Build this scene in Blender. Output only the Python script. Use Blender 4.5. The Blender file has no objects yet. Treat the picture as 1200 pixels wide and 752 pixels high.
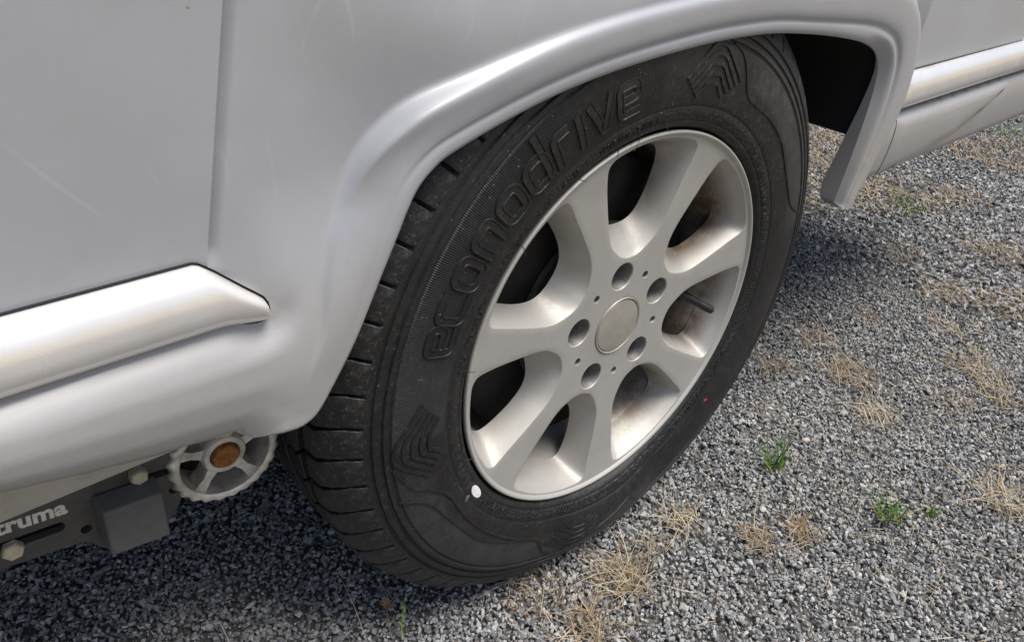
import bpy, bmesh, math, random
import numpy as np
from mathutils import Vector, Matrix
from mathutils.geometry import delaunay_2d_cdt

S = bpy.context.scene
COL = S.collection
HUB = 0.300                      # height of the axle above the ground
PI = math.pi

# ------------------------------------------------------------------ camera
cam_d = bpy.data.cameras.new('camera')
cam = bpy.data.objects.new('camera', cam_d)
COL.objects.link(cam)
S.camera = cam
cam_d.sensor_width = 36.0
cam_d.lens = 26.1
cam_d.clip_start = 0.01
cam_d.clip_end = 500
_r = Vector((0.7632, -0.6435, 0.0581)).normalized()
_f = Vector((0.5660, 0.6210, -0.5421)).normalized()
_d = _f.cross(_r).normalized()
_r = _d.cross(_f).normalized()
M = Matrix((_r, -_d, -_f)).transposed().to_4x4()
M.translation = Vector((-0.483, -0.366, 0.387 + HUB))
cam.matrix_world = M

# ------------------------------------------------------------------ light
SUN_EL, SUN_AZ = math.radians(69), math.radians(150)     # azimuth from +Y towards +X
w = bpy.data.worlds.new('World')
S.world = w
w.use_nodes = True
nt = w.node_tree
bg = nt.nodes['Background']
sky = nt.nodes.new('ShaderNodeTexSky')
sky.sky_type = 'NISHITA'
sky.sun_disc = False
sky.sun_elevation = SUN_EL
sky.sun_rotation = SUN_AZ
sky.dust_density = 3.0
sky.air_density = 0.85
sky.ozone_density = 0.6
nt.links.new(sky.outputs[0], bg.inputs[0])
bg.inputs[1].default_value = 0.055
sun_d = bpy.data.lights.new('sun', 'SUN')
sun_d.energy = 1.5
sun_d.angle = math.radians(30)
sun_d.color = (1.0, 0.97, 0.925)
sun = bpy.data.objects.new('sun', sun_d)
COL.objects.link(sun)
sd = Vector((math.sin(SUN_AZ) * math.cos(SUN_EL), math.cos(SUN_AZ) * math.cos(SUN_EL), math.sin(SUN_EL)))
sun.rotation_euler = sd.to_track_quat('Z', 'Y').to_euler()
S.view_settings.view_transform = 'Standard'
S.view_settings.look = 'None'
S.view_settings.exposure = 1.36
S.view_settings.gamma = 1.0

rng = np.random.default_rng(7)
random.seed(7)

# ------------------------------------------------------------------ materials
def new_mat(name):
    m = bpy.data.materials.new(name)
    m.use_nodes = True
    return m, m.node_tree, m.node_tree.nodes['Principled BSDF']

def noise(nt, scale, detail=4, rough=.6, coord='Object', vec=None):
    n = nt.nodes.new('ShaderNodeTexNoise')
    n.inputs['Scale'].default_value = scale
    n.inputs['Detail'].default_value = detail
    n.inputs['Roughness'].default_value = rough
    if vec is None:
        tc = nt.nodes.new('ShaderNodeTexCoord')
        vec = tc.outputs[coord]
    nt.links.new(vec, n.inputs['Vector'])
    return n.outputs['Fac']

def ramp(nt, fac, stops):
    r = nt.nodes.new('ShaderNodeValToRGB')
    e = r.color_ramp.elements
    while len(e) < len(stops):
        e.new(0.5)
    for i, (p, c) in enumerate(stops):
        e[i].position = p
        e[i].color = (*c, 1) if len(c) == 3 else c
    nt.links.new(fac, r.inputs[0])
    return r.outputs[0]

def g(v):
    return (v, v, v)

def mixc(nt, fac, a, b, mode='MIX'):
    m = nt.nodes.new('ShaderNodeMix')
    m.data_type = 'RGBA'
    m.blend_type = mode
    for sock, v in ((m.inputs[0], fac), (m.inputs[6], a), (m.inputs[7], b)):
        if hasattr(v, 'links') or hasattr(v, 'is_linked'):
            nt.links.new(v, sock)
        elif isinstance(v, tuple):
            sock.default_value = (*v, 1)
        else:
            sock.default_value = v
    return m.outputs[2]

def bump(nt, b, h, strength, dist=.001):
    n = nt.nodes.new('ShaderNodeBump')
    n.inputs['Strength'].default_value = strength
    n.inputs['Distance'].default_value = dist
    nt.links.new(h, n.inputs['Height'])
    nt.links.new(n.outputs[0], b.inputs['Normal'])
    return n

def stretched(nt, sc):
    tc = nt.nodes.new('ShaderNodeTexCoord')
    mp = nt.nodes.new('ShaderNodeMapping')
    mp.inputs['Scale'].default_value = sc
    nt.links.new(tc.outputs['Object'], mp.inputs[0])
    return mp.outputs[0]

def simple(name, col, rough=.5, metal=0., var=.12, scale=60, bmp=0., bscale=300, coat=0., spec=.5):
    m, nt, b = new_mat(name)
    f = noise(nt, scale, 5, .65)
    lo = tuple(c * (1 - var) for c in col)
    hi = tuple(min(1, c * (1 + var)) for c in col)
    nt.links.new(ramp(nt, f, [(.3, lo), (.7, hi)]), b.inputs['Base Color'])
    b.inputs['Roughness'].default_value = rough
    b.inputs['Metallic'].default_value = metal
    b.inputs['Coat Weight'].default_value = coat
    b.inputs['Coat Roughness'].default_value = .06
    b.inputs['Specular IOR Level'].default_value = spec
    if bmp:
        bump(nt, b, noise(nt, bscale, 4, .6), bmp, .001)
    return m

def paint(name, col, metal=.12, rough=.46, coat=.18, scratch=.5):
    """silver caravan lacquer: faint orange peel, wiped dust films with warm ground bounce low down, and hairline scratches"""
    m, nt, b = new_mat(name)
    dust = noise(nt, 9, 6, .7)
    c = ramp(nt, dust, [(.35, tuple(x * .95 for x in col)), (.65, tuple(min(1, x * 1.04) for x in col))])
    # hairline swirls: thin contour lines of a stretched noise
    n2 = noise(nt, 5.0, 1.5, .5, vec=stretched(nt, (1.2, 1.2, .55)))
    wv = nt.nodes.new('ShaderNodeMath'); wv.operation = 'PINGPONG'
    nt.links.new(n2, wv.inputs[0]); wv.inputs[1].default_value = .045
    line = ramp(nt, wv.outputs[0], [(.0, g(1)), (.0026, g(0))])
    brk = ramp(nt, noise(nt, 14, 3, .6), [(.52, g(0)), (.64, g(1))])
    ln = mixc(nt, 1.0, line, brk, 'MULTIPLY')
    sc = nt.nodes.new('ShaderNodeMath'); sc.operation = 'MULTIPLY'
    nt.links.new(ln, sc.inputs[0]); sc.inputs[1].default_value = scratch * .6
    c = mixc(nt, sc.outputs[0], c, tuple(min(1, x * 1.35) for x in col))
    # warm ground bounce painted with road dust low on the body, in patches
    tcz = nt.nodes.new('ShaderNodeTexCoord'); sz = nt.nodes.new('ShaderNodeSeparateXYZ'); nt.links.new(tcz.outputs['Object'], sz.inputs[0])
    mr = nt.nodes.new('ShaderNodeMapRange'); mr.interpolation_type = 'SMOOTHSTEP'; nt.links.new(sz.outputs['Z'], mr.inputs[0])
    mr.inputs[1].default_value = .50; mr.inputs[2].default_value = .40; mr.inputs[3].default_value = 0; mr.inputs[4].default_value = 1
    bounce_film = mixc(nt, 1.0, mr.outputs[0], ramp(nt, noise(nt, 7, 7, .72), [(.28, g(.30)), (.72, g(.85))]), 'MULTIPLY')
    c = mixc(nt, bounce_film, c, tuple(x * y for x, y in zip(col, (.88, .80, .66))))
    # tiny dark specks of road dirt
    v = nt.nodes.new('ShaderNodeTexVoronoi'); v.inputs['Scale'].default_value = 55
    tc = nt.nodes.new('ShaderNodeTexCoord'); nt.links.new(tc.outputs['Object'], v.inputs['Vector'])
    sp = ramp(nt, v.outputs['Distance'], [(.0, g(1)), (.06, g(.0))])
    keep = ramp(nt, noise(nt, 21, 2, .5), [(.575, g(0)), (.60, g(1))])
    spk = mixc(nt, 1.0, sp, keep, 'MULTIPLY')
    c = mixc(nt, spk, c, (.16, .13, .10))
    nt.links.new(c, b.inputs['Base Color'])
    b.inputs['Metallic'].default_value = metal
    rr = ramp(nt, dust, [(.3, g(rough * .85)), (.7, g(rough * 1.2))])
    nt.links.new(rr, b.inputs['Roughness'])
    b.inputs['Coat Weight'].default_value = coat
    b.inputs['Coat Roughness'].default_value = .12
    bump(nt, b, noise(nt, 90, 2, .5), .03, .001)
    return m

MAT = {}
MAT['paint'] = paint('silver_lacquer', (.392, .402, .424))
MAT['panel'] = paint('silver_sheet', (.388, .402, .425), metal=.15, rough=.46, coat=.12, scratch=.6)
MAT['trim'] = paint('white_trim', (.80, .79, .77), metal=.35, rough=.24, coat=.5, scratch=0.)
MAT['black_rubber'] = simple('black_seal_rubber', (.012, .012, .012), .6)
MAT['liner'] = simple('black_liner', (.010, .010, .010), .8, bmp=.2, bscale=120)
MAT['galv'] = simple('galvanised_rail', (.52, .49, .42), .5, .5, .15, 40)
MAT['bracket'] = simple('grey_powder_coat', (.085, .08, .072), .5, .3, .18, 90, .15, 500)
MAT['boxgrey'] = simple('grey_box_plastic', (.095, .095, .09), .6, 0, .15, 120, .25, 700)
MAT['whiteprint'] = simple('white_print', (.62, .58, .50), .6, 0, .15, 200)
MAT['zinc'] = simple('zinc_bolt', (.60, .53, .38), .42, .5, .2, 150)
MAT['rust'] = simple('rusty_steel', (.27, .105, .025), .75, .2, .55, 260, .5, 500)
MAT['drum'] = simple('dark_drum', (.018, .015, .013), .75, .2, .5, 60)
MAT['darkbolt'] = simple('dark_bolt', (.16, .15, .14), .5, .5, .3, 120)
MAT['black_plastic'] = simple('black_plastic', (.014, .014, .015), .45)
MAT['shellwhite'] = simple('shell_white', (.6, .6, .6), .5)
MAT['whitemark'] = simple('white_paint_mark', (.72, .72, .70), .7, 0, .2, 500)
MAT['redmark'] = simple('red_paint_mark', (.42, .05, .02), .7, 0, .4, 300)

# alloy wheel: warm silver paint with brake dust gathering in the deep pockets
m, nt, b = new_mat('silver_alloy')
geo = nt.nodes.new('ShaderNodeNewGeometry')
tc = nt.nodes.new('ShaderNodeTexCoord')
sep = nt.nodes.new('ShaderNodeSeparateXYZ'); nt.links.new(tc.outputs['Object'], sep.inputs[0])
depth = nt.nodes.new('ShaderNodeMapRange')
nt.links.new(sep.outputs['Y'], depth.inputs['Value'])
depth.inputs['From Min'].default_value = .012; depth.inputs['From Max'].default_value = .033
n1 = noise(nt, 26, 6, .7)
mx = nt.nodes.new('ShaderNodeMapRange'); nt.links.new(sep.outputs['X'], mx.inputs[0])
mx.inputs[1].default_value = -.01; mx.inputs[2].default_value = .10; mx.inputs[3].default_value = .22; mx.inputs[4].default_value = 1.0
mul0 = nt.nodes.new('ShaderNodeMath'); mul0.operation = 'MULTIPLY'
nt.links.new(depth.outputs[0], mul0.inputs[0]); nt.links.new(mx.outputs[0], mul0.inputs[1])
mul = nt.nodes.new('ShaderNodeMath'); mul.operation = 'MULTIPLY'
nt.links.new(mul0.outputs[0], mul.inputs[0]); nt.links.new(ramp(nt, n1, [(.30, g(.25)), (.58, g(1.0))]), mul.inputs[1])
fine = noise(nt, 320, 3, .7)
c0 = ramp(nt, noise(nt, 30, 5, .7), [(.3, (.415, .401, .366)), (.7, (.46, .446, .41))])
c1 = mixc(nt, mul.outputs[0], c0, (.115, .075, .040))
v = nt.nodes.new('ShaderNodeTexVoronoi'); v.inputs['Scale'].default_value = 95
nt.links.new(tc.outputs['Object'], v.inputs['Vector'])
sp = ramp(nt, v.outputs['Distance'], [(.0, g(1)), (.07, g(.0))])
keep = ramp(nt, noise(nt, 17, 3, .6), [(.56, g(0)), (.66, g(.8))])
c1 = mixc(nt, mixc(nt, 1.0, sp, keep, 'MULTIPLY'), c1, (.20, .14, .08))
nt.links.new(c1, b.inputs['Base Color'])
b.inputs['Metallic'].default_value = .30
nt.links.new(ramp(nt, fine, [(.3, g(.48)), (.7, g(.60))]), b.inputs['Roughness'])
b.inputs['Coat Weight'].default_value = .06
b.inputs['Coat Roughness'].default_value = .2
bump(nt, b, fine, .05, .0005)
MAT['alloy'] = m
MAT['cap'] = simple('centre_cap_plastic', (.37, .345, .29), .5, .25, .10, 70, .08, 400)

def rubber(name, side):
    m, nt, b = new_mat(name)
    uvn = nt.nodes.new('ShaderNodeUVMap'); uvn.uv_map = 'UVMap'
    sep = nt.nodes.new('ShaderNodeSeparateXYZ'); nt.links.new(uvn.outputs[0], sep.inputs[0])
    base = ramp(nt, noise(nt, 22, 6, .7), [(.3, (.007, .007, .007)), (.7, (.0150, .0149, .0148))])
    # grey dust in scuffed patches and pale specks of grit
    du = ramp(nt, noise(nt, 190, 4, .75), [(.50, g(0)), (.74, g(.50))])
    db = ramp(nt, noise(nt, 5.5, 3, .6), [(.38, g(.12)), (.62, g(1))])
    c = mixc(nt, mixc(nt, 1.0, du, db, 'MULTIPLY'), base, (.115, .108, .10))
    v = nt.nodes.new('ShaderNodeTexVoronoi'); v.inputs['Scale'].default_value = 210
    tc = nt.nodes.new('ShaderNodeTexCoord'); nt.links.new(tc.outputs['Object'], v.inputs['Vector'])
    sp = ramp(nt, v.outputs['Distance'], [(.0, g(1)), (.16, g(.0))])
    keep = ramp(nt, noise(nt, 70, 2, .5), [(.54, g(0)), (.62, g(.9))])
    c = mixc(nt, mixc(nt, 1.0, sp, keep, 'MULTIPLY'), c, (.34, .32, .29))
    scf = ramp(nt, noise(nt, 150, 3, .8, vec=stretched(nt, (1.0, 1.0, .22))), [(.67, g(0)), (.75, g(.45))])
    c = mixc(nt, mixc(nt, 1.0, scf, ramp(nt, noise(nt, 7, 2, .5), [(.45, g(0)), (.6, g(1))]), 'MULTIPLY'), c, (.19, .185, .175))
    if side:
        def rng_(sock, a, b_, soft):
            r1 = nt.nodes.new('ShaderNodeMapRange'); nt.links.new(sock, r1.inputs[0]); r1.inputs[1].default_value = a - soft; r1.inputs[2].default_value = a + soft
            r2 = nt.nodes.new('ShaderNodeMapRange'); nt.links.new(sock, r2.inputs[0]); r2.inputs[1].default_value = b_ - soft; r2.inputs[2].default_value = b_ + soft
            r2.inputs[3].default_value = 1; r2.inputs[4].default_value = 0
            mm = nt.nodes.new('ShaderNodeMath'); mm.operation = 'MULTIPLY'
            nt.links.new(r1.outputs[0], mm.inputs[0]); nt.links.new(r2.outputs[0], mm.inputs[1])
            return mm.outputs[0]
        m1 = mixc(nt, 1.0, rng_(sep.outputs['X'], .035, .172, .012), rng_(sep.outputs['Y'], .2420, .2780, .003), 'MULTIPLY')
        m2 = mixc(nt, 1.0, rng_(sep.outputs['X'], .53, .80, .02), rng_(sep.outputs['Y'], .2380, .2670, .006), 'MULTIPLY')
        mm = mixc(nt, 1.0, m1, m2, 'LIGHTEN')
        mm = mixc(nt, 1.0, mm, ramp(nt, noise(nt, 60, 6, .8), [(.35, g(.15)), (.7, g(.7))]), 'MULTIPLY')
        c = mixc(nt, mm, c, (.07, .07, .069))
    nt.links.new(c, b.inputs['Base Color'])
    b.inputs['Roughness'].default_value = .50
    b.inputs['Specular IOR Level'].default_value = .45
    h = noise(nt, 420, 4, .7)
    if side:
        # fine moulded radial serration behind the lettering (u = angle in turns, v = radius in m)
        mu = nt.nodes.new('ShaderNodeMath'); mu.operation = 'MULTIPLY'; mu.inputs[1].default_value = 1000 * 2 * PI
        nt.links.new(sep.outputs['X'], mu.inputs[0])
        sn = nt.nodes.new('ShaderNodeMath'); sn.operation = 'SINE'; nt.links.new(mu.outputs[0], sn.inputs[0])
        def band(sock, a, b_, soft):
            r1 = nt.nodes.new('ShaderNodeMapRange'); nt.links.new(sock, r1.inputs[0])
            r1.inputs[1].default_value = a - soft; r1.inputs[2].default_value = a + soft
            r2 = nt.nodes.new('ShaderNodeMapRange'); nt.links.new(sock, r2.inputs[0])
            r2.inputs[1].default_value = b_ - soft; r2.inputs[2].default_value = b_ + soft
            r2.inputs[3].default_value = 1; r2.inputs[4].default_value = 0
            mm = nt.nodes.new('ShaderNodeMath'); mm.operation = 'MULTIPLY'
            nt.links.new(r1.outputs[0], mm.inputs[0]); nt.links.new(r2.outputs[0], mm.inputs[1])
            return mm.outputs[0]
        br = band(sep.outputs['Y'], .2185, .2675, .0006)
        ba = band(sep.outputs['X'], 94 / 360, 182 / 360, .003)
        def mul(a, b_):
            mm = nt.nodes.new('ShaderNodeMath'); mm.operation = 'MULTIPLY'
            nt.links.new(a, mm.inputs[0])
            if isinstance(b_, float): mm.inputs[1].default_value = b_
            else: nt.links.new(b_, mm.inputs[1])
            return mm.outputs[0]
        def add(a, b_):
            mm = nt.nodes.new('ShaderNodeMath'); mm.operation = 'ADD'
            nt.links.new(a, mm.inputs[0]); nt.links.new(b_, mm.inputs[1])
            return mm.outputs[0]
        ser = mul(mul(sn.outputs[0], br), mul(ba, .55))
        # knurled, illegible small print round the bead
        kn = mul(mul(ramp(nt, noise(nt, 330, 2, .4), [(.47, g(0)), (.55, g(1))]), band(sep.outputs['Y'], .2035, .2115, .0008)), 1.5)
        h = add(add(h, ser), kn)
    bump(nt, b, h, .8, .0007)
    return m
MAT['sidewall'] = rubber('sidewall_rubber', True)
MAT['tread'] = rubber('tread_rubber', False)
MAT['block'] = rubber('tread_block_rubber', False)
m = MAT['block']; nt = m.node_tree; b = nt.nodes['Principled BSDF']
tc = nt.nodes.new('ShaderNodeTexCoord'); sep = nt.nodes.new('ShaderNodeSeparateXYZ'); nt.links.new(tc.outputs['Object'], sep.inputs[0])
def mth(op, a, b_=None):
    n = nt.nodes.new('ShaderNodeMath'); n.operation = op
    for k, v_ in enumerate((a, b_)):
        if v_ is None: continue
        if isinstance(v_, float): n.inputs[k].default_value = v_
        else: nt.links.new(v_, n.inputs[k])
    return n.outputs[0]
zz = mth('PINGPONG', sep.outputs['Y'], .0042)
line = None
for z0 in (.0085, .0165, .0235):
    dd = mth('ABSOLUTE', mth('SUBTRACT', mth('SUBTRACT', sep.outputs['Z'], zz), z0 - .002))
    k = mth('LESS_THAN', dd, .00045)
    line = k if line is None else mth('MAXIMUM', line, k)
line = mth('MULTIPLY', line, mth('GREATER_THAN', sep.outputs['Y'], .0085))
old = b.inputs['Base Color'].links[0].from_socket
nt.links.new(mixc(nt, line, old, (.003, .003, .003)), b.inputs['Base Color'])

# ------------------------------------------------------------------ mesh helpers
def mk(name, verts, faces, mat, parent=None, smooth=True, hub=True, uv=None, sharp=None):
    v = np.array(verts, dtype=float).reshape(-1, 3).copy()
    if hub:
        v[:, 2] += HUB
    me = bpy.data.meshes.new(name)
    me.from_pydata(v.tolist(), [], faces)
    me.update()
    if smooth:
        me.polygons.foreach_set('use_smooth', [True] * len(me.polygons))
        if sharp:
            me.set_sharp_from_angle(angle=math.radians(sharp))
    if mat is not None:
        me.materials.append(mat)
    o = bpy.data.objects.new(name, me)
    COL.objects.link(o)
    if parent is not None:
        o.parent = parent
    if uv is not None:
        l = me.uv_layers.new(name='UVMap')
        vi = np.zeros(len(me.loops), dtype=np.int32); me.loops.foreach_get('vertex_index', vi)
        l.data.foreach_set('uv', np.asarray(uv)[vi].astype(np.float32).ravel())
    return o

def fix_normals(o):
    bm = bmesh.new(); bm.from_mesh(o.data)
    bmesh.ops.recalc_face_normals(bm, faces=bm.faces)
    bm.to_mesh(o.data); bm.free()
    return o

def thing(name, label, cat, loc=(0, 0, 0), group=None):
    o = bpy.data.objects.new(name, None)
    o.empty_display_size = .1
    COL.objects.link(o)
    o.location = loc
    tag(o, label, cat, group)
    return o

def tag(o, label=None, cat=None, group=None, kind=None):
    if label: o['label'] = label
    if cat: o['category'] = cat
    if group: o['group'] = group
    if kind: o['kind'] = kind
    return o

def inside(pts, poly):
    x, y = pts[:, 0], pts[:, 1]
    px, py = poly[:, 0], poly[:, 1]
    qx, qy = np.roll(px, -1), np.roll(py, -1)
    res = np.zeros(len(pts), bool)
    for i in range(len(poly)):
        c = ((py[i] > y) != (qy[i] > y))
        with np.errstate(divide='ignore', invalid='ignore'):
            xx = (qx[i] - px[i]) * (y - py[i]) / (qy[i] - py[i]) + px[i]
        res ^= c & (x < xx)
    return res

def resample(poly, step, closed=True):
    p = np.asarray(poly, float)
    if closed: p = np.vstack([p, p[:1]])
    out = []
    for a, b_ in zip(p[:-1], p[1:]):
        n = max(1, int(round(np.linalg.norm(b_ - a) / step)))
        for k in range(n):
            out.append(a + (b_ - a) * k / n)
    if not closed: out.append(p[-1])
    return np.array(out)

def catmull(P, n=8, closed=False):
    P = np.asarray(P, float)
    if closed: Q = np.vstack([P[-1:], P, P[:2]])
    else: Q = np.vstack([2 * P[0] - P[1], P, 2 * P[-1] - P[-2]])
    out = []
    for i in range(1, len(Q) - 2):
        p0, p1, p2, p3 = Q[i - 1], Q[i], Q[i + 1], Q[i + 2]
        for t in np.linspace(0, 1, n, endpoint=False):
            out.append(.5 * ((2 * p1) + (-p0 + p2) * t + (2 * p0 - 5 * p1 + 4 * p2 - p3) * t * t + (-p0 + 3 * p1 - 3 * p2 + p3) * t ** 3))
    if not closed: out.append(Q[-2])
    return np.array(out)

def seg_dist(pts, line, closed=False):
    line = np.asarray(line)
    if closed: line = np.vstack([line, line[:1]])
    best = np.full(len(pts), 1e9)
    for a, b_ in zip(line[:-1], line[1:]):
        ab = b_ - a
        L = ab @ ab
        if L < 1e-14: continue
        t = np.clip(((pts - a) @ ab) / L, 0, 1)
        d = np.linalg.norm(pts - (a + t[:, None] * ab), axis=1)
        best = np.minimum(best, d)
    return best

def cdt(outer, holes, interior):
    """triangulate a polygon with holes and interior points -> verts (n,2), faces, index lists of the loops"""
    vs, es, loops = [], [], []
    for lp in [outer] + list(holes):
        i0 = len(vs); n = len(lp)
        vs += [Vector((float(a), float(b_))) for a, b_ in lp]
        es += [(i0 + k, i0 + (k + 1) % n) for k in range(n)]
    vs += [Vector((float(a), float(b_))) for a, b_ in interior]
    ov, oe, of, vm, em, fm = delaunay_2d_cdt(vs, es, [], 0, 1e-7)
    V = np.array([(p.x, p.y) for p in ov])
    F = np.array([f for f in of if len(f) == 3])
    c = V[F].mean(axis=1)
    ok = inside(c, np.asarray(outer))
    for h in holes: ok &= ~inside(c, np.asarray(h))
    F = F[ok]
    back = {}
    for k, src in enumerate(vm):
        for s in src: back[s] = k
    i0 = 0
    for lp in [outer] + list(holes):
        loops.append([back[i0 + k] for k in range(len(lp))]); i0 += len(lp)
    return V, [tuple(int(q) for q in f) for f in F], loops

def sstep(a, b_, x):
    t = np.clip((np.asarray(x, float) - a) / (b_ - a), 0, 1)
    return t * t * (3 - 2 * t)

def face_dir(V, F, want):
    """orient the triangles so that they look along `want`"""
    V = np.asarray(V); out = []
    for f in F:
        n = np.cross(V[f[1]] - V[f[0]], V[f[2]] - V[f[0]])
        out.append(f if n @ np.asarray(want) >= 0 else tuple(reversed(f)))
    return out

def lathe(prof, n=128, a0=0., a1=2 * PI, fn=None):
    """prof: list of (r, y) about the Y axis"""
    full = abs(a1 - a0 - 2 * PI) < 1e-6
    cols = n if full else n + 1
    V, F, U = [], [], []
    m = len(prof)
    for i in range(cols):
        a = a0 + (a1 - a0) * i / n
        for r, y in prof:
            p = (r * math.cos(a), y, r * math.sin(a))
            V.append(fn(p) if fn else p)
            U.append((a / (2 * PI) % 1.0 if not full else i / n, r))
    for i in range(n):
        j = (i + 1) % cols
        for k in range(m - 1):
            F.append((i * m + k, i * m + k + 1, j * m + k + 1, j * m + k))
    return V, F, U

def box(cx, cy, cz, sx, sy, sz, bev=0.):
    bm = bmesh.new()
    bmesh.ops.create_cube(bm, size=1, matrix=Matrix.Translation((cx, cy, cz)) @ Matrix.Diagonal((sx, sy, sz, 1)))
    if bev:
        bmesh.ops.bevel(bm, geom=bm.edges[:], offset=bev, segments=3, affect='EDGES', profile=.5)
    bm.verts.index_update()
    V = [tuple(v.co) for v in bm.verts]; F = [tuple(v.index for v in f.verts) for f in bm.faces]
    bm.free()
    return V, F

def merge(parts):
    V, F = [], []
    for v, f in parts:
        k = len(V); V += [tuple(p) for p in v]; F += [tuple(i + k for i in q) for q in f]
    return V, F

def tube(path, rad, n=8, cap=True):
    P = np.asarray(path, float)
    rad = np.broadcast_to(rad, len(P))
    V, F = [], []
    for i, p in enumerate(P):
        t = P[min(i + 1, len(P) - 1)] - P[max(i - 1, 0)]
        t /= np.linalg.norm(t) + 1e-12
        up = np.array([0, 0, 1.]) if abs(t[2]) < .9 else np.array([1., 0, 0])
        a = np.cross(t, up); a /= np.linalg.norm(a); c = np.cross(t, a)
        for k in range(n):
            q = 2 * PI * k / n
            V.append(p + rad[i] * (math.cos(q) * a + math.sin(q) * c))
    for i in range(len(P) - 1):
        for k in range(n):
            l = (k + 1) % n
            F.append((i * n + k, i * n + l, (i + 1) * n + l, (i + 1) * n + k))
    if cap:
        F.append(tuple(range(n))); F.append(tuple((len(P) - 1) * n + k for k in reversed(range(n))))
    return [tuple(v) for v in V], F

# ================================================================== CARAVAN
caravan = thing('caravan', 'silver caravan parked on gravel, its alloy wheel and wheel arch filling the frame', 'caravan')

# ---- outlines measured on the body side: (x, z) with z from the axle height
ARCH = np.array([(-.3475, .0605), (-.335, .0595), (-.323, .0655), (-.309, .0845), (-.292, .111), (-.273, .148), (-.258, .177), (-.251, .191),
                 (-.243, .204), (-.232, .214), (-.217, .222), (-.171, .2365), (-.122, .248), (-.067, .256), (-.005, .2615), (.048, .2640),
                 (.108, .2635), (.160, .259), (.215, .252), (.274, .242), (.312, .2325), (.338, .222), (.353, .208), (.360, .190), (.3625, .165), (.361, .125), (.356, .085), (.350, .050)])
ARCHS = catmull(ARCH, 6)
BOTL = [(-1.2, .118), (-.80, .110), (-.60, .101), (-.496, .0895), (-.459, .0805), (-.421, .0725), (-.391, .0685), (-.366, .0640)]
seamL = lambda z: -.3725 + (z - .1854) * (.0291 / .131)
seamR = lambda z: .4711 - (z - .189) * (.0331 / .0774)
TOPZ = .47
outer = [(-1.2, .1455)] + BOTL
outer = resample(np.array(outer), .004, closed=False).tolist()
outer += resample(ARCHS, .003, closed=False).tolist()
right = [(.3515, .0462), (.3555, .0438), (.361, .0432), (.367, .0440), (.3715, .0462), (.376, .051), (.394, .083), (.412, .108), (.4255, .130), (.437, .152), (.452, .170), (.4711, .189), (seamR(.27), .27), (seamR(TOPZ), TOPZ)]
outer += resample(right, .004, closed=False).tolist()
outer += resample([(seamR(TOPZ), TOPZ), (seamL(TOPZ), TOPZ)], .006, closed=False)[1:-1].tolist()
outer += resample([(seamL(TOPZ), TOPZ), (seamL(.1854), .1854), (-.3725, .1455), (-1.2, .1455)], .004, closed=False)[:-1].tolist()
outer = np.array(outer)
BOT = np.array(BOTL + [(-.3475, .0605)])

LIPROWS = [.0015, .003, .0045, .0065, .0080, .0092, .0104, .0116, .0128, .0140, .0152, .0175, .0200, .0225, .0250, .0270, .0290, .0305, .0318, .0332, .0346, .036, .0375, .0392, .041, .043, .045, .0475, .0495]
def lip_scale(x, z):
    f = np.where(x > 0, 1 + .62 * sstep(.16, .36, x) * sstep(.08, .17, z), 1 - .38 * (1 - sstep(.10, .19, z)))
    return np.where((x > 0) & (z < .10), .62 + .38 * sstep(.05, .10, z), f)
LIPTAB = catmull(np.array([(0, -.0095), (.0020, -.0118), (.0050, -.0128), (.0085, -.0130), (.0106, -.0121), (.0122, -.0122), (.0142, -.0144), (.0185, -.0158), (.0245, -.0165), (.0300, -.0168), (.0335, -.0163), (.0362, -.0145), (.040, -.0110)]), 8)
TRIM_END = np.array([(-1.3, .1848), (-.3785, .1848), (-.3755, .1836), (-.3685, .1778), (-.3560, .1667), (-.3478, .1585), (-.3432, .1530), (-.3412, .1490), (-.3412, .1465), (-.3432, .1446), (-.3475, .1436), (-.353, .1434), (-1.3, .1434)])
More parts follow.
